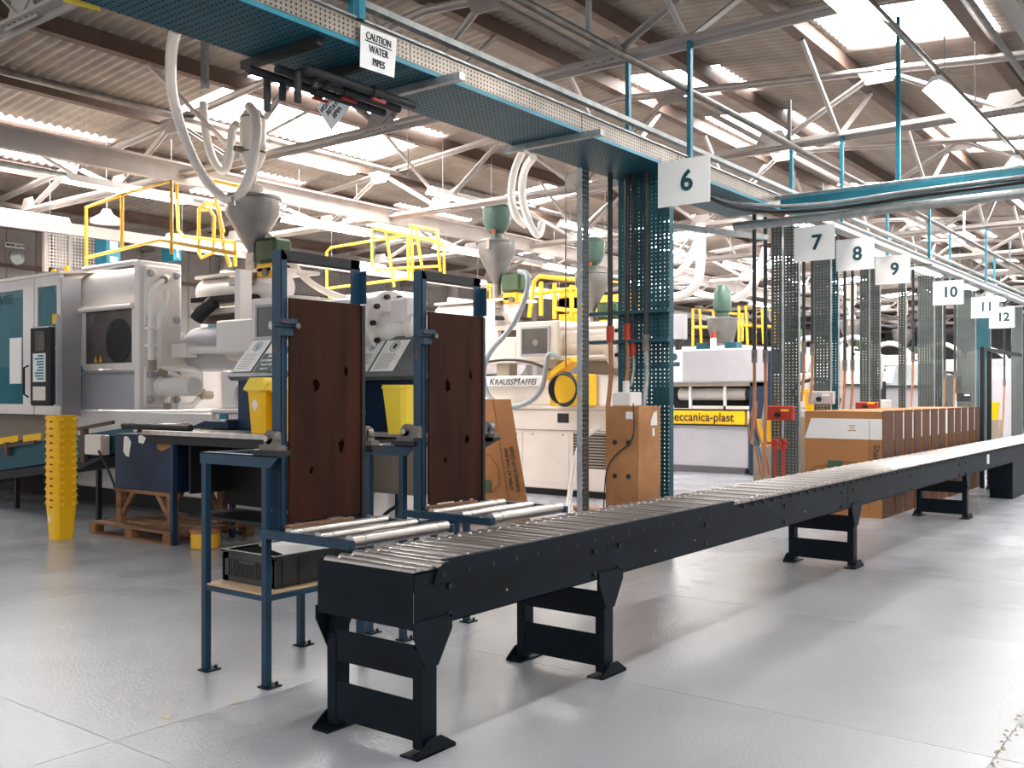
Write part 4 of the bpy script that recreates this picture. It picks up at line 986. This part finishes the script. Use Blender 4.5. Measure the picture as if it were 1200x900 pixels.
def column(label, ua, ub, y, mt='col_galv', z1=3.6, z0=0.):
    a, b = PY((ua+ub)/2, 400, y), None
    wd = (ub-ua)/1140.*(a.x*CC+a.y*SS)/CC
    t = thing('service_column', label, 'column', (a.x, y, z0))
    MB().box(a.x, a.x+.005, y-wd/2, y+wd/2, z0, z1).build('face_plate', mt, t)
    MB().box(a.x, a.x+.06, y-wd/2-.004, y-wd/2, z0, z1).box(a.x, a.x+.06, y+wd/2, y+wd/2+.004, z0, z1).build('flange', 'galv', t)
    return a
column('dark perforated column left of sign seven, its left half', 905, 915, 4.65)
column('dark perforated column left of sign seven, its right half', 920, 934, 4.6)
column('perforated column under the right edge of sign seven', 956, 971, 4.6)
column('slim teal edged column between signs seven and eight', 974, 981, 4.5, 'col_teal')
column('dark column pair under sign eight, left half', 1009, 1017, 4.65)
column('dark column pair between signs eight and nine, right half', 1018, 1029, 4.6)
column('slim galvanised post under sign nine', 1054, 1060, 4.3)
column('broad perforated column right of sign nine', 1078, 1092, 4.6)
column('slim post under the left edge of sign ten', 1097, 1103, 4.5)
column('dark column under the right of sign ten', 1124, 1140, 4.6)
column('teal column below sign eleven', 1145, 1158, 4.7, 'col_teal')
column('grey post at the right edge of the picture under sign twelve', 1187, 1196, 4.5)
for k, (u, v1) in enumerate(((942, 410), (952, 412), (990, 430), (999, 430), (1070, 420), (1107, 440), (1119, 440), (1177, 450))):
    p = PY(u, v1, 4.55)
    lab = ['behind sign seven, left', 'behind sign seven, right', 'below sign eight, left', 'below sign eight, right', 'right of sign nine', 'below sign ten, left', 'below sign ten, right', 'below sign twelve'][k]
    drop('thin dark drop pipe '+lab, u, 4.55, v1, .022, 'orange', v1+60)
for (u, v, w_, h_, mt, lab, y) in ((916, 484, 26, 17, 'red', 'red switch box on the column left of the cardboard boxes', 4.5), (964, 466, 24, 15, 'grey_panel', 'grey isolator box with black knob above the boxes', 4.5), (1017, 475, 20, 8, 'red', 'small red control box above the row of boxes', 4.5), (1130, 465, 12, 10, 'rubber', 'small dark switch box on the column below sign eleven', 4.5)):
    c = PY(u, v, y); d = (c.x*CC+c.y*SS)/1140
    t = thing('switch_box', lab, 'switch box', c)
    MB().rbox(c.x-.08, c.x, y-w_*d/2/CC, y+w_*d/2/CC, c.z-h_*d/2, c.z+h_*d/2, .01).build('body', mt, t)
    MB().lathe((c.x-.12, y+.02, c.z-.02), [(.03, 0), (.035, .04)], 10, 'X').build('knob', 'black', t)
    MB().box(c.x-.085, c.x-.08, y-.12, y-.02, c.z+.02, c.z+.05).build('label_plate', 'yellow' if mt == 'red' else 'paper', t)
for (u, v) in ((908, 520), (918, 520)):
    c = PY(u, v, 4.45); solo(MB().cyl(c+Vector((0, 0, -.06)), c+Vector((0, 0, .06)), .045, 8).box(c.x-.05, c.x-.03, c.y-.08, c.y+.08, c.z, c.z+.02).cyl(c, c+Vector((0, 0, -.5)), .02, 8), 'red_valve', 'red', 'red valve on pipe beside the boxes, %s of the pair' % ('left' if u < 910 else 'right'), 'valve', c)

# ================================================================== WOODEN BOX, BOXES, CARDBOARD
t = thing('plywood_box', 'tall upright plywood box with four round holes by the teal column', 'box', (7.6, 4.47, 0))
a0, a1, b0, b1 = 7.48, 7.87, 4.3, 4.64
MB().box(a0, a0+.018, b0, b1, 0, 1.375).build('panel', 'ply', t); MB().box(a0+.018, a1, b0, b0+.018, 0, 1.375).build('panel', 'ply', t)
MB().box(a0+.018, a1, b1-.018, b1, 0, 1.375).build('panel', 'ply', t); MB().box(a1-.018, a1, b0+.018, b1-.018, 0, 1.375).build('panel', 'ply', t)
MB().box(a0-.003, a1+.003, b0-.003, b1+.003, 1.375, 1.392).build('top_panel', 'ply', t)
for (y, z) in ((4.545, 1.07), (4.405, 1.07), (4.545, .77), (4.405, .77)):
    MB().lathe((a0-.002, y, z), [(.023, 0), (.023, .006)], 14, 'X').build('round_hole', 'black', t)
for pts in ([(7.74, 1.33), (7.8, 1.35), (7.81, 1.22), (7.69, 1.22), (7.7, 1.27)], [(7.72, 1.19), (7.755, 1.2), (7.76, 1.13), (7.725, 1.12)]):
    MB().prism([(x, b0-.001, z) for x, z in pts], (0, -.002, 0)).build('torn_label', 'paper', t)
MB().box(a0-.002, a0, 4.36, 4.43, 1.28, 1.345).build('label_sticker', 'paper', t)
MB().tube([(a0-.03, 4.34, 1.42), (a0-.02, 4.33, 1.2), (a0-.02, 4.36, 1.08), (a0-.02, 4.5, .98), (a0-.02, 4.62, .86), (a0-.02, 4.645, .6), (a0-.01, 4.66, .3)], .006, 6, 2).build('cable', 'rubber', t)
solo(MB().rbox(7.55, 7.75, 4.42, 4.62, 1.392, 1.52, .01).cyl((7.6, 4.5, 1.52), (7.6, 4.5, 1.62), .03, 10), 'junction_box', 'white_pipe', 'small white junction box on top of the plywood box', 'box', (7.65, 4.52, 1.392))
# row of cardboard cartons
xb = 12.0
names = ['nearest', 'second', 'third', 'fourth', 'fifth', 'sixth', 'seventh', 'eighth', 'ninth', 'tenth', 'eleventh', 'twelfth']
X_ = [12.0, 12.5, 12.93, 13.36, 13.79, 14.22, 14.65, 15.15, 15.58, 16.0, 16.45, 16.9]
for k, x in enumerate(X_):
    wdt = .44 if k == 0 else .33
    t = thing('cardboard_box', ('nearest cardboard box with printed front and white top band' if k == 0 else '%s cardboard box from the near end of the row' % names[k]), 'box', (x+.2, 4.0, 0), 'row of cardboard boxes behind conveyor')
    MB().box(x, x+wdt, 3.55, 4.5, 0, 1.28).build('body', 'card', t)
    MB().box(x, x+wdt, 3.54, 3.548, 0, 1.30).build('side_panel', 'card_shade', t)  # shade on the aisle side is put into this panel's colour
    MB().box(x-.002, x+wdt, 3.56, 4.5, 1.28, 1.29).build('top_flap', 'card', t)
    if k: MB().box(x-.105, x-.004, 3.552, 3.556, .93, 1.27).build('white_insert', 'paper', t)
    MB().prism([(x+.12, 3.538, .72), (x+.2, 3.538, .72), (x+.16, 3.538, .79)], (0, .002, 0)).build('printed_arrow', 'blackink', t)
    if k == 0:
        xf = x-.003
        MB().prism([(xf, 4.42, 1.20), (xf, 3.55, 1.20), (xf, 3.55, .95+.0), (xf, 4.5, .95)], (-.002, 0, 0)).build('white_band', 'paper', t)
        outl = MB()
        def pl(pts, r=.004): outl.tube([(xf-.001, y, z) for y, z in pts], r, 5)
        pl([(4.44, .52), (4.46, .42), (4.38, .30), (4.30, .26), (3.9, .30), (3.75, .36), (3.70, .45), (3.73, .55), (3.85, .66), (3.97, .68), (4.05, .62), (4.2, .62), (4.38, .60), (4.44, .52)])
        pl([(4.0, .40), (4.02, .55), (3.95, .66), (3.82, .64), (3.76, .52), (3.78, .42), (4.0, .40)]); pl([(3.94, .45), (3.95, .6), (3.86, .62), (3.82, .5), (3.94, .45)])
        for a in (4.28, 4.18): pl([(a, .6), (a+.03, .45), (a, .32)], .003)
        pl([(3.70, 1.19), (3.70, .1)], .003)
        outl.build('printed_outline', 'linework', t)
        g = MB().prism([(xf, 4.20, .68), (xf, 4.01, .68), (xf, 4.05, .56), (xf, 4.24, .56)], (-.002, 0, 0)).build('green_patch', 'greenink', t)
        text('Sharpsafe', .11, (xf-.003, 3.62, .68), (0, 0, -1), (0, -1, 0), 'blackink', t)
        MB().box(xf-.003, xf-.002, 3.86, 3.96, 1.05, 1.06).box(xf-.003, xf-.002, 3.88, 3.94, 1.08, 1.09).box(xf-.003, xf-.002, 3.87, 3.95, 1.11, 1.12).build('faint_print', 'card', t)
# leaning cardboard sheet
t = thing('cardboard_sheet', 'flat brown cardboard sheet leaning behind the second board', 'cardboard', (8.9, 6.9, 0))
A_ = [PX(500, 610, 9.1), PX(622, 612, 9.1), PX(598, 468, 9.5), PX(505, 468, 9.5)]
A_[0].z = A_[1].z = .0
MB().prism(A_, (.008, 0, .001)).build('sheet', 'card', t)
e1 = (A_[1]-A_[0]).normalized(); e2 = (A_[2]-A_[1]); e2n = e2.normalized(); nn = e1.cross(e2n).normalized()
def on(a, b): return A_[1]*(1-b)+A_[2]*b+(-e1)*a+nn*.008
text('OPEN AT THIS END', .07, on(.19, .42), e2n, -e1, 'blackink', t, sx=.9)
text('PUSHING IN OF COVER', .07, on(.10, .42), e2n, -e1, 'blackink', t, sx=.8)
MB().prism([on(.2, .15), on(.14, .10), on(.08, .15)], nn*.001).build('printed_arrow', 'greenink', t)
MB().tube([on(.27, 0.02), on(.27, .98)], .003, 5).tube([on(.75, .3), on(.5, .22), on(.37, .3), on(.35, .42), on(.45, .52), on(.75, .55)], .004, 5).build('printed_outline', 'linework', t)
MB().prism([on(.75, .2), on(.52, .22), on(.5, .32), on(.75, .31)], nn*.001).build('green_patch', 'greenink', t)

# ================================================================== HOSES
def hose(label, pts, r, ribs=0., mt='hose', n=10):
    c = Vector(pts[0]); return solo(MB().tube(pts, r, n, 3, ribs=ribs), 'hose', mt, label, 'hose', c)
P1 = lambda u, v: PX(u, v, 7.8)
hose('thick ribbed white hose sweeping from the tray to the nearest hopper', [PX(206, 34, 6.0), PX(200, 60, 6.3), PX(200, 110, 7), PX(222, 180, 7.4), PX(248, 222, 7.6), PX(270, 238, 7.6), PX(290, 220, 7.6), PX(300, 170, 7.6), PX(301, 135, 7.7), PX(292, 125, 7.8)], .06, .03)
hose('looped white hose hanging left of the nearest hopper receiver', [P1(238, 120), P1(241, 160), P1(250, 190), P1(262, 203), P1(269, 190), P1(272, 150), P1(278, 145)], .055)
hose('long pale hose sagging from the nearest hopper behind the first board', [PX(312, 275, 8), PX(330, 290, 8), PX(350, 320, 8.2), PX(375, 340, 8.5), PX(410, 352, 9)], .045, 0, 'cream')
hose('left white hose loop above the green receiver', [PX(612, 178, 12), PX(602, 200, 12), PX(598, 230, 12), PX(604, 255, 12), PX(616, 264, 12.2)], .06)
hose('right white hose loop above the green receiver', [PX(625, 184, 11.5), PX(613, 200, 11.8), PX(611, 230, 12), PX(619, 260, 12), PX(630, 278, 12), PX(634, 270, 12.2), PX(635, 262, 12.4)], .06)
hose('grey hose looping from the second hopper down past the name plate', [PX(608, 318, 11.6), PX(620, 320, 11.55), PX(618, 345, 11.5), PX(600, 385, 11.5), PX(570, 415, 11.5), PX(565, 445, 11.5), PX(575, 472, 11.5), PX(610, 478, 11.5), PX(635, 460, 11.5), PX(640, 430, 11.5), PX(643, 412, 11.5), PX(655, 420, 11.5)], .04, 0, 'hose_grey')
hose('large white hose drooping right of the teal column', [PX(821, 262, 15), PX(822, 300, 15), PX(818, 335, 15), PX(795, 350, 15), PX(772, 345, 15), PX(755, 330, 15)], .08)
hose('second white hose drooping right of the teal column', [PX(822, 262, 16), PX(812, 300, 16), PX(795, 322, 16), PX(770, 328, 16)], .07)
hose('white hose hanging down beside the dark pipes', [PX(898, 290, 17), PX(890, 320, 17), PX(878, 342, 17), PX(862, 350, 17.4)], .08)
hose('black cables sagging across the second machine bed', [PX(560, 426, 11.6), PX(590, 421, 11.6), PX(620, 423, 11.6), PX(645, 434, 11.6), PX(655, 432, 11.6)], .02, 0, 'black', 6)
hose('brown cable drooping to the floor left of the blue box', [(5.98, 10.5, .85), (5.95, 10.2, .6), (5.9, 9.95, .35), (5.85, 9.75, .25), (5.95, 10.2, .03), (6.3, 10.9, .02)], .014, 0, 'rubber', 6)
hose('bundle of brown hoses on the floor behind the conveyor', [(8.3, 5.6, .04), (8.9, 5.9, .05), (9.5, 5.8, .06), (10.2, 6.3, .06), (10.4, 6.9, .05)], .05, 0, 'orange')
hose('pale hose on the floor beneath the galvanised post', [(8.2, 5.4, .1), (8.7, 5.9, .09), (9.2, 6.2, .3), (9.7, 6.4, .95), (10.0, 6.3, 1.1)], .03, 0, 'cream', 8)
for k, (u, c) in enumerate(((905, 'orange'), (912, 'hose_grey'), (899, 'teal_light'), (895, 'orange'))):
    hose('thin loose %s hose tail hanging left of the boxes' % ['orange', 'grey', 'blue', 'long orange'][k], [PX(u-18+k*3, 470, 12.6), PX(u-20, 500, 12.6), PX(u-8, 530, 12.6), PX(u-4, 556, 12.6)], .015, 0, c, 6)
# wires that hang from the roof
for k, (u, v0, v1, x) in enumerate(((175, 25, 118, 8), (218, 42, 98, 8), (228, 42, 90, 8), (663, 190, 430, 9), (478, 130, 210, 9))):
    a = PX(u, v0, x); b = PX(u, v1, x); solo(MB().cyl(a, b, .008, 5), 'hanging_wire', 'dull_steel', ['thin wire hanging at upper left', 'left thin wire beside the ribbed hose top', 'right thin wire beside the ribbed hose top', 'thin wire hanging left of the galvanised post', 'thin wire hanging under the tray middle'][k], 'wire', b)
# galvanised strut beside the first hose
a = PX(238, 40, 7.0); b = PX(238, 104, 7.0)
solo(MB().box(a.x, a.x+.05, a.y-.05, a.y+.05, b.z, 5.9), 'strut', 'galv', 'vertical galvanised strut above the nearest hopper', 'strut', b)

# ================================================================== YELLOW TOOL BOX WITH COIL
t = thing('cable_coil', 'coiled dark cable hanging on the yellow bin near the post', 'coil', PX(662, 450, 11.5))
c = PX(662, 456, 11.45)
for i in range(4): MB().tube([(c.x-.02*i, c.y+math.cos(a)*(.2+.012*i), c.z+math.sin(a)*(.24-.01*i)) for a in [k*math.pi/12 for k in range(25)]], .014, 6).build('loop', 'rubber', t)
t = thing('yellow_case', 'open yellow plastic case on the second machine behind the post', 'case', PX(665, 460, 11.55))
a = PX(646, 476, 11.6); b = PX(692, 438, 11.6)
MB().rbox(11.55, 11.78, b.y, a.y, a.z, b.z, .02).build('body', 'yellow', t)
MB().prism([PX(640, 446, 11.5), PX(670, 424, 11.5), PX(667, 418, 11.5), PX(640, 438, 11.5)], (.25, 0, 0)).build('lid', 'yellow', t)

# ================================================================== INCLINED BELT (left)
t = thing('inclined_conveyor', 'inclined blue belt conveyor rising from the left to the work table', 'conveyor', (6.2, 12, .5))
e0, e1_ = Vector((6.2, 15.5, .42)), Vector((6.2, 9.95, 1.11))
for x in (6.15, 6.75):
    MB().prism([(x, 15.5, .22), (x, 15.5, .55), (x, 10.2, 1.12), (x, 9.95, 1.12), (x, 9.95, .98), (x, 10.6, .80)], (.03, 0, 0)).build('side_plate', 'teal', t)
MB().prism([(6.18, 15.5, .5), (6.18, 15.5, .52), (6.18, 10.0, 1.10), (6.18, 10.0, 1.08)], (.57, 0, 0)).build('belt', 'black', t)
MB().prism([(6.13, 15.5, .10), (6.13, 15.5, .2), (6.13, 10.6, .78), (6.13, 11.2, .60)], (.6, 0, 0)).build('underside', 'black', t)
for (a, b, dz) in ((15.5, 12.7, .0), (12.55, 12.1, -.02), (15.3, 14.0, -.12)):
    f_ = lambda y: .585+(15.5-y)*.108+dz
    MB().prism([(6.12, a, f_(a)), (6.12, b, f_(b)), (6.12, b, f_(b)+.085), (6.12, a, f_(a)+.085)], (.02, 0, 0)).build('yellow_strip', 'yellow', t)
MB().prism([(6.09, 15.5, .53), (6.09, 12.2, .88), (6.09, 12.2, .92), (6.09, 15.5, .575)], (.03, 0, 0)).build('brown_rail', 'purlin', t)
MB().prism([(6.09, 11.3, 1.05), (6.09, 10.4, 1.16), (6.09, 10.4, 1.2), (6.09, 11.3, 1.09)], (.03, 0, 0)).build('brown_rail', 'purlin', t)
MB().cyl((6.1, 9.95, 1.12), (6.8, 9.95, 1.12), .05, 14).build('end_roller', 'steel', t)
for y in (10.9, 12.9, 14.6): MB().box(6.2, 6.25, y, y+.05, 0, .6).build('leg', 'black', t)
for (y) in (11.0, 12.9): MB().box(6.08, 6.14, y, y+.08, .70, 1.10-(y-11)*.12).build('bracket', 'purlin', t)
MB().rbox(6.0, 6.12, 10.5, 10.85, .80, 1.03, .01).build('motor_box', 'cream', t)
solo(MB().cyl((5.72, 8.35, 1.165), (5.72, 9.55, 1.165), .035, 14), 'roller', 'rubber', 'black rubber covered roller lying along the table edge', 'roller', (5.72, 9, 1.165))
solo(MB().prism([(6.2, 9.1, 1.135), (6.2, 8.3, 1.135), (6.2, 8.55, 1.2), (6.2, 8.8, 1.22)], (.2, 0, 0)).rbox(6.1, 6.4, 8.3, 8.6, 1.135, 1.24, .02), 'gloves', 'deepblue', 'pile of dark rags and tools on the work table', 'tools', (6.2, 8.6, 1.135))

# ================================================================== FAR LEFT TOP ITEMS
t = thing('mesh_cage', 'white wire mesh cage on the wall side behind the first machine', 'cage', PY(70, 310, 17.5))
a = PY(53, 312, 17.5); b = PY(82, 275, 17.5); a2 = PY(116, 312, 17.5)
MB().box(a.x, a2.x, 17.5, 17.51, a.z, b.z).build('mesh_panel', 'mesh', t)
for x in (a.x, b.x, a2.x): MB().box(x-.04, x+.04, 17.46, 17.54, a.z-.1, b.z+.05).build('frame_post', 'truss', t)
MB().box(a.x, a2.x, 17.46, 17.54, b.z, b.z+.06).build('frame_rail', 'truss', t)
for (u0, u1, v0, v1, lab) in ((125, 142, 275, 310, 'blue control cabinet high on the wall between yellow rails'), (203, 213, 285, 305, 'blue control cabinet corner right of the first platen')):
    a = PY(u0, v1, 17); b = PY(u1, v0, 17); t = thing('wall_cabinet', lab, 'cabinet', a)
    MB().rbox(a.x, b.x, 17, 17.4, a.z, b.z, .02).build('body', 'teal_light', t)
    MB().box(a.x+.06, b.x-.08, 16.98, 17, (a.z+b.z)/2, b.z-.08).build('dial_plate', 'cream', t)
    MB().box(a.x+.06, b.x-.08, 16.98, 17, a.z+.06, a.z+.16).build('name_plate', 'cream', t)
a = PY(6, 284, 19.7); t = thing('wall_sign', 'small white main gate style wall sign at far left', 'sign', a)
b = PY(28, 292, 19.7); MB().box(a.x, b.x, 19.66, 19.7, b.z, a.z).build('plate', 'paper', t)
text('MAIN GATE', .07, ((a.x+b.x)/2, 19.65, (a.z+b.z)/2), PX_, UP, 'blackink', t, bold=.003)
c = PY(19, 302, 19.5); solo(MB().lathe((c.x, 19.5, c.z), [(.06, -.08), (.14, -.05), (.15, .02), (.08, .12)], 18, 'Y'), 'alarm_bell', 'galv', 'round grey alarm bell on the wall post at far left', 'bell', c)
c = PX(125, 254, 8.4); t = thing('bay_light', 'small white dome lamp hanging behind the yellow rail', 'lamp', c)
MB().lathe(c+Vector((0, 0, -.1)), [(.25, 0), (.24, .05), (.1, .14), (.06, .22)], 20).build('shade', 'paper', t); MB().cyl(c+Vector((0, 0, .1)), c+Vector((0, 0, 1.25)), .012, 6).build('cord', 'galv', t)
# goal shaped black frame at far right
t = thing('black_frame', 'black tubular goal shaped frame at the right edge', 'frame', PY(1151, 520, 3.45))
a = PY(1151, 520, 3.45); b = PY(1151, 411, 3.45)
MB().box(a.x-.03, a.x+.03, 3.42, 3.48, 0, b.z).build('post', 'black', t); MB().box(a.x-.03, a.x+3.2, 3.42, 3.48, b.z, b.z+.06).build('top_bar', 'black', t)
MB().box(a.x+.5, a.x+.56, 3.42, 3.48, 0, b.z).build('post', 'black', t)
# far clutter: consoles behind the boxes
console('grey sloped console behind the cardboard boxes, middle one', 17.0, 5.3, 6.4, False, ((6.3, .3, 0),), 1.0)
console('grey sloped console behind the cardboard boxes, right one', 20.2, 5.0, 6.3, False, ((6.2, .4, 2),), 1.0)
for k, (x, y, z) in enumerate(((14.3, 5.9, 1.1), (14.9, 5.4, 1.55), (25.0, 4.9, 1.3), (16.5, 5.8, 1.1))):
    t = thing('yellow_bin', ['yellow bin behind the boxes below sign eight', 'higher yellow bin behind the boxes below sign eight', 'yellow bin at the far right below sign twelve', 'yellow bin behind the boxes under sign nine'][k], 'bin', (x, y, z-.43))
    bin_mesh(x, y, z-.4, .42, .17, .13).build('body', 'yellow', t)
    MB().box(x-.2, x+.2, y-.2, y+.2, 0, z-.4).build('stand', 'beige', t)
for k, (x, y, z, mt) in enumerate(((19.2, 6.2, 2.2, 'black'), (22.0, 5.6, 2.4, 'desk_grey'), (24.6, 5.4, 2.9, 'cream'), (27.2, 5.2, 3.0, 'grey_panel'))):
    t = thing('control_cabinet', ['black motor cabinet under sign nine', 'grey control cabinet beneath sign ten', 'cream control cabinet beneath sign eleven', 'tall grey control cabinet beneath sign twelve'][k], 'cabinet', (x, y, 0))
    MB().rbox(x, x+.5, y-.45, y+.45, 0, z*.8, .02).build('body', mt, t); MB().box(x-.015, x, y-.4, y+.4, .2, z*.8-.1).build('door', mt, t); MB().box(x-.02, x-.015, y-.3, y+.1, z*.8-.5, z*.8-.2).build('panel_label', 'paper', t)

for k, (x, y, z) in enumerate(((15.6, 5.9, 1.35), (18.4, 6.1, 1.5), (21.0, 6.2, 1.5), (24.0, 5.9, 1.6), (27.5, 5.6, 1.6))):
    t = thing('power_unit', ['under sign seven', 'under sign eight', 'under sign nine', 'under sign ten', 'under sign eleven'][k].join(('black motor and pipe unit on a grey block, ', '')), 'power unit', (x, y, 0))
    MB().rbox(x, x+.8, y-.6, y+.6, 0, z-.1, .02).build('block', 'cream' if k % 2 else 'grey_panel', t)
    MB().lathe((x+.3, y-.5, z+.12), [(.12, 0), (.2, .02), (.2, .6), (.14, .62), (.14, .75)], 16, 'Y').build('motor', 'black', t)
    MB().rbox(x+.1, x+.6, y-.1, y+.55, z-.1, z+.5, .03).build('valve_body', 'desk_grey' if k % 2 else 'white', t)
    MB().lathe((x+.3, y+.3, z+.5), [(.13, 0), (.13, .5), (.1, .52)], 14).build('canister', 'white_pipe', t)
    MB().tube([(x, y-.6, z+.1), (x-.1, y-.7, z+.7), (x-.1, y-.3, z+1.1), (x, y+.2, z+1.0), (x+.1, y+.3, z+.6)], .05, 8, 2).build('hose', 'hose', t)
    MB().tube([(x, y+.1, z+.0), (x-.15, y+.1, z+.3), (x-.1, y-.4, z+.45), (x, y-.5, z+.2)], .03, 8, 2).build('hose', 'rubber', t)
    MB().cyl((x-.05, y+.45, z-.1), (x-.05, y+.45, z+.1), .04, 8).build('red_cap', 'red', t)
    MB().box(x-.02, x, y-.5, y-.1, z-.6, z-.25).build('label_plate', 'paper', t)

# ================================================================== STRIP LIGHTS
def strip(x, y, z, label, first=[None]):
    if first[0] is None:
        t = thing('strip_light', label, 'light', (x, y, z), 'fluorescent strip lights')
        MB().prism([(x, y-.13, z-.045), (x, y-.125, z-.045), (x, y-.03, z+.02), (x, y+.03, z+.02), (x, y+.125, z-.045), (x, y+.13, z-.045), (x, y+.04, z+.07), (x, y-.04, z+.07)], (1.9, 0, 0)).build('housing', 'white_pipe', t)
        for dy in (-.045, .045): MB().cyl((x+.04, y+dy, z-.025), (x+1.86, y+dy, z-.025), .03, 8).build('tube', 'tube', t)
        MB().cyl((x+.3, y, z+.07), (x+.3, y, 5.25), .006, 5).cyl((x+1.6, y, z+.07), (x+1.6, y, 5.25), .006, 5).build('suspension_wire', 'galv', t)
        first[0] = t; return t
    a = first[0]; return dup(a, Vector((x, y, z))-Vector(a.location), label)
rows = [(2.35, [2.0, 5.8, 9.6, 13.4, 17.2, 21, 24.8, 28.6], 'the row right of the tray', 4.4), (10.75, [8.3, 11.9, 15.7, 19.4, 23.1, 26.8, 30.5], 'the row above the hoppers', 4.85), (12.6, [6.7, 10.4, 14.1, 17.8, 21.5, 25.2, 29], 'the row above the machine rails', 4.38), (15.9, [6.6, 10.4, 14.1, 17.8, 21.5, 25.2], 'the row nearest the left wall', 4.4), (5.9, [15, 18.7, 22.4, 26.1, 29.8], 'the row just behind the tray', 4.3)]
on_ = ['nearest', 'second', 'third', 'fourth', 'fifth', 'sixth', 'seventh', 'eighth', 'ninth']
for (y, xs_, nm, z) in rows:
    for k, x in enumerate(xs_): strip(x, y, z, '%s white fluorescent strip light of %s' % (on_[k], nm))
MBs = MB().cyl((5.5, 2.35, 4.52), (40, 2.35, 4.52), .03, 8)
solo(MBs, 'light_trunking', 'dull_steel', 'long thin trunking carrying the strip lights right of the tray', 'trunking', (10, 2.35, 4.52))
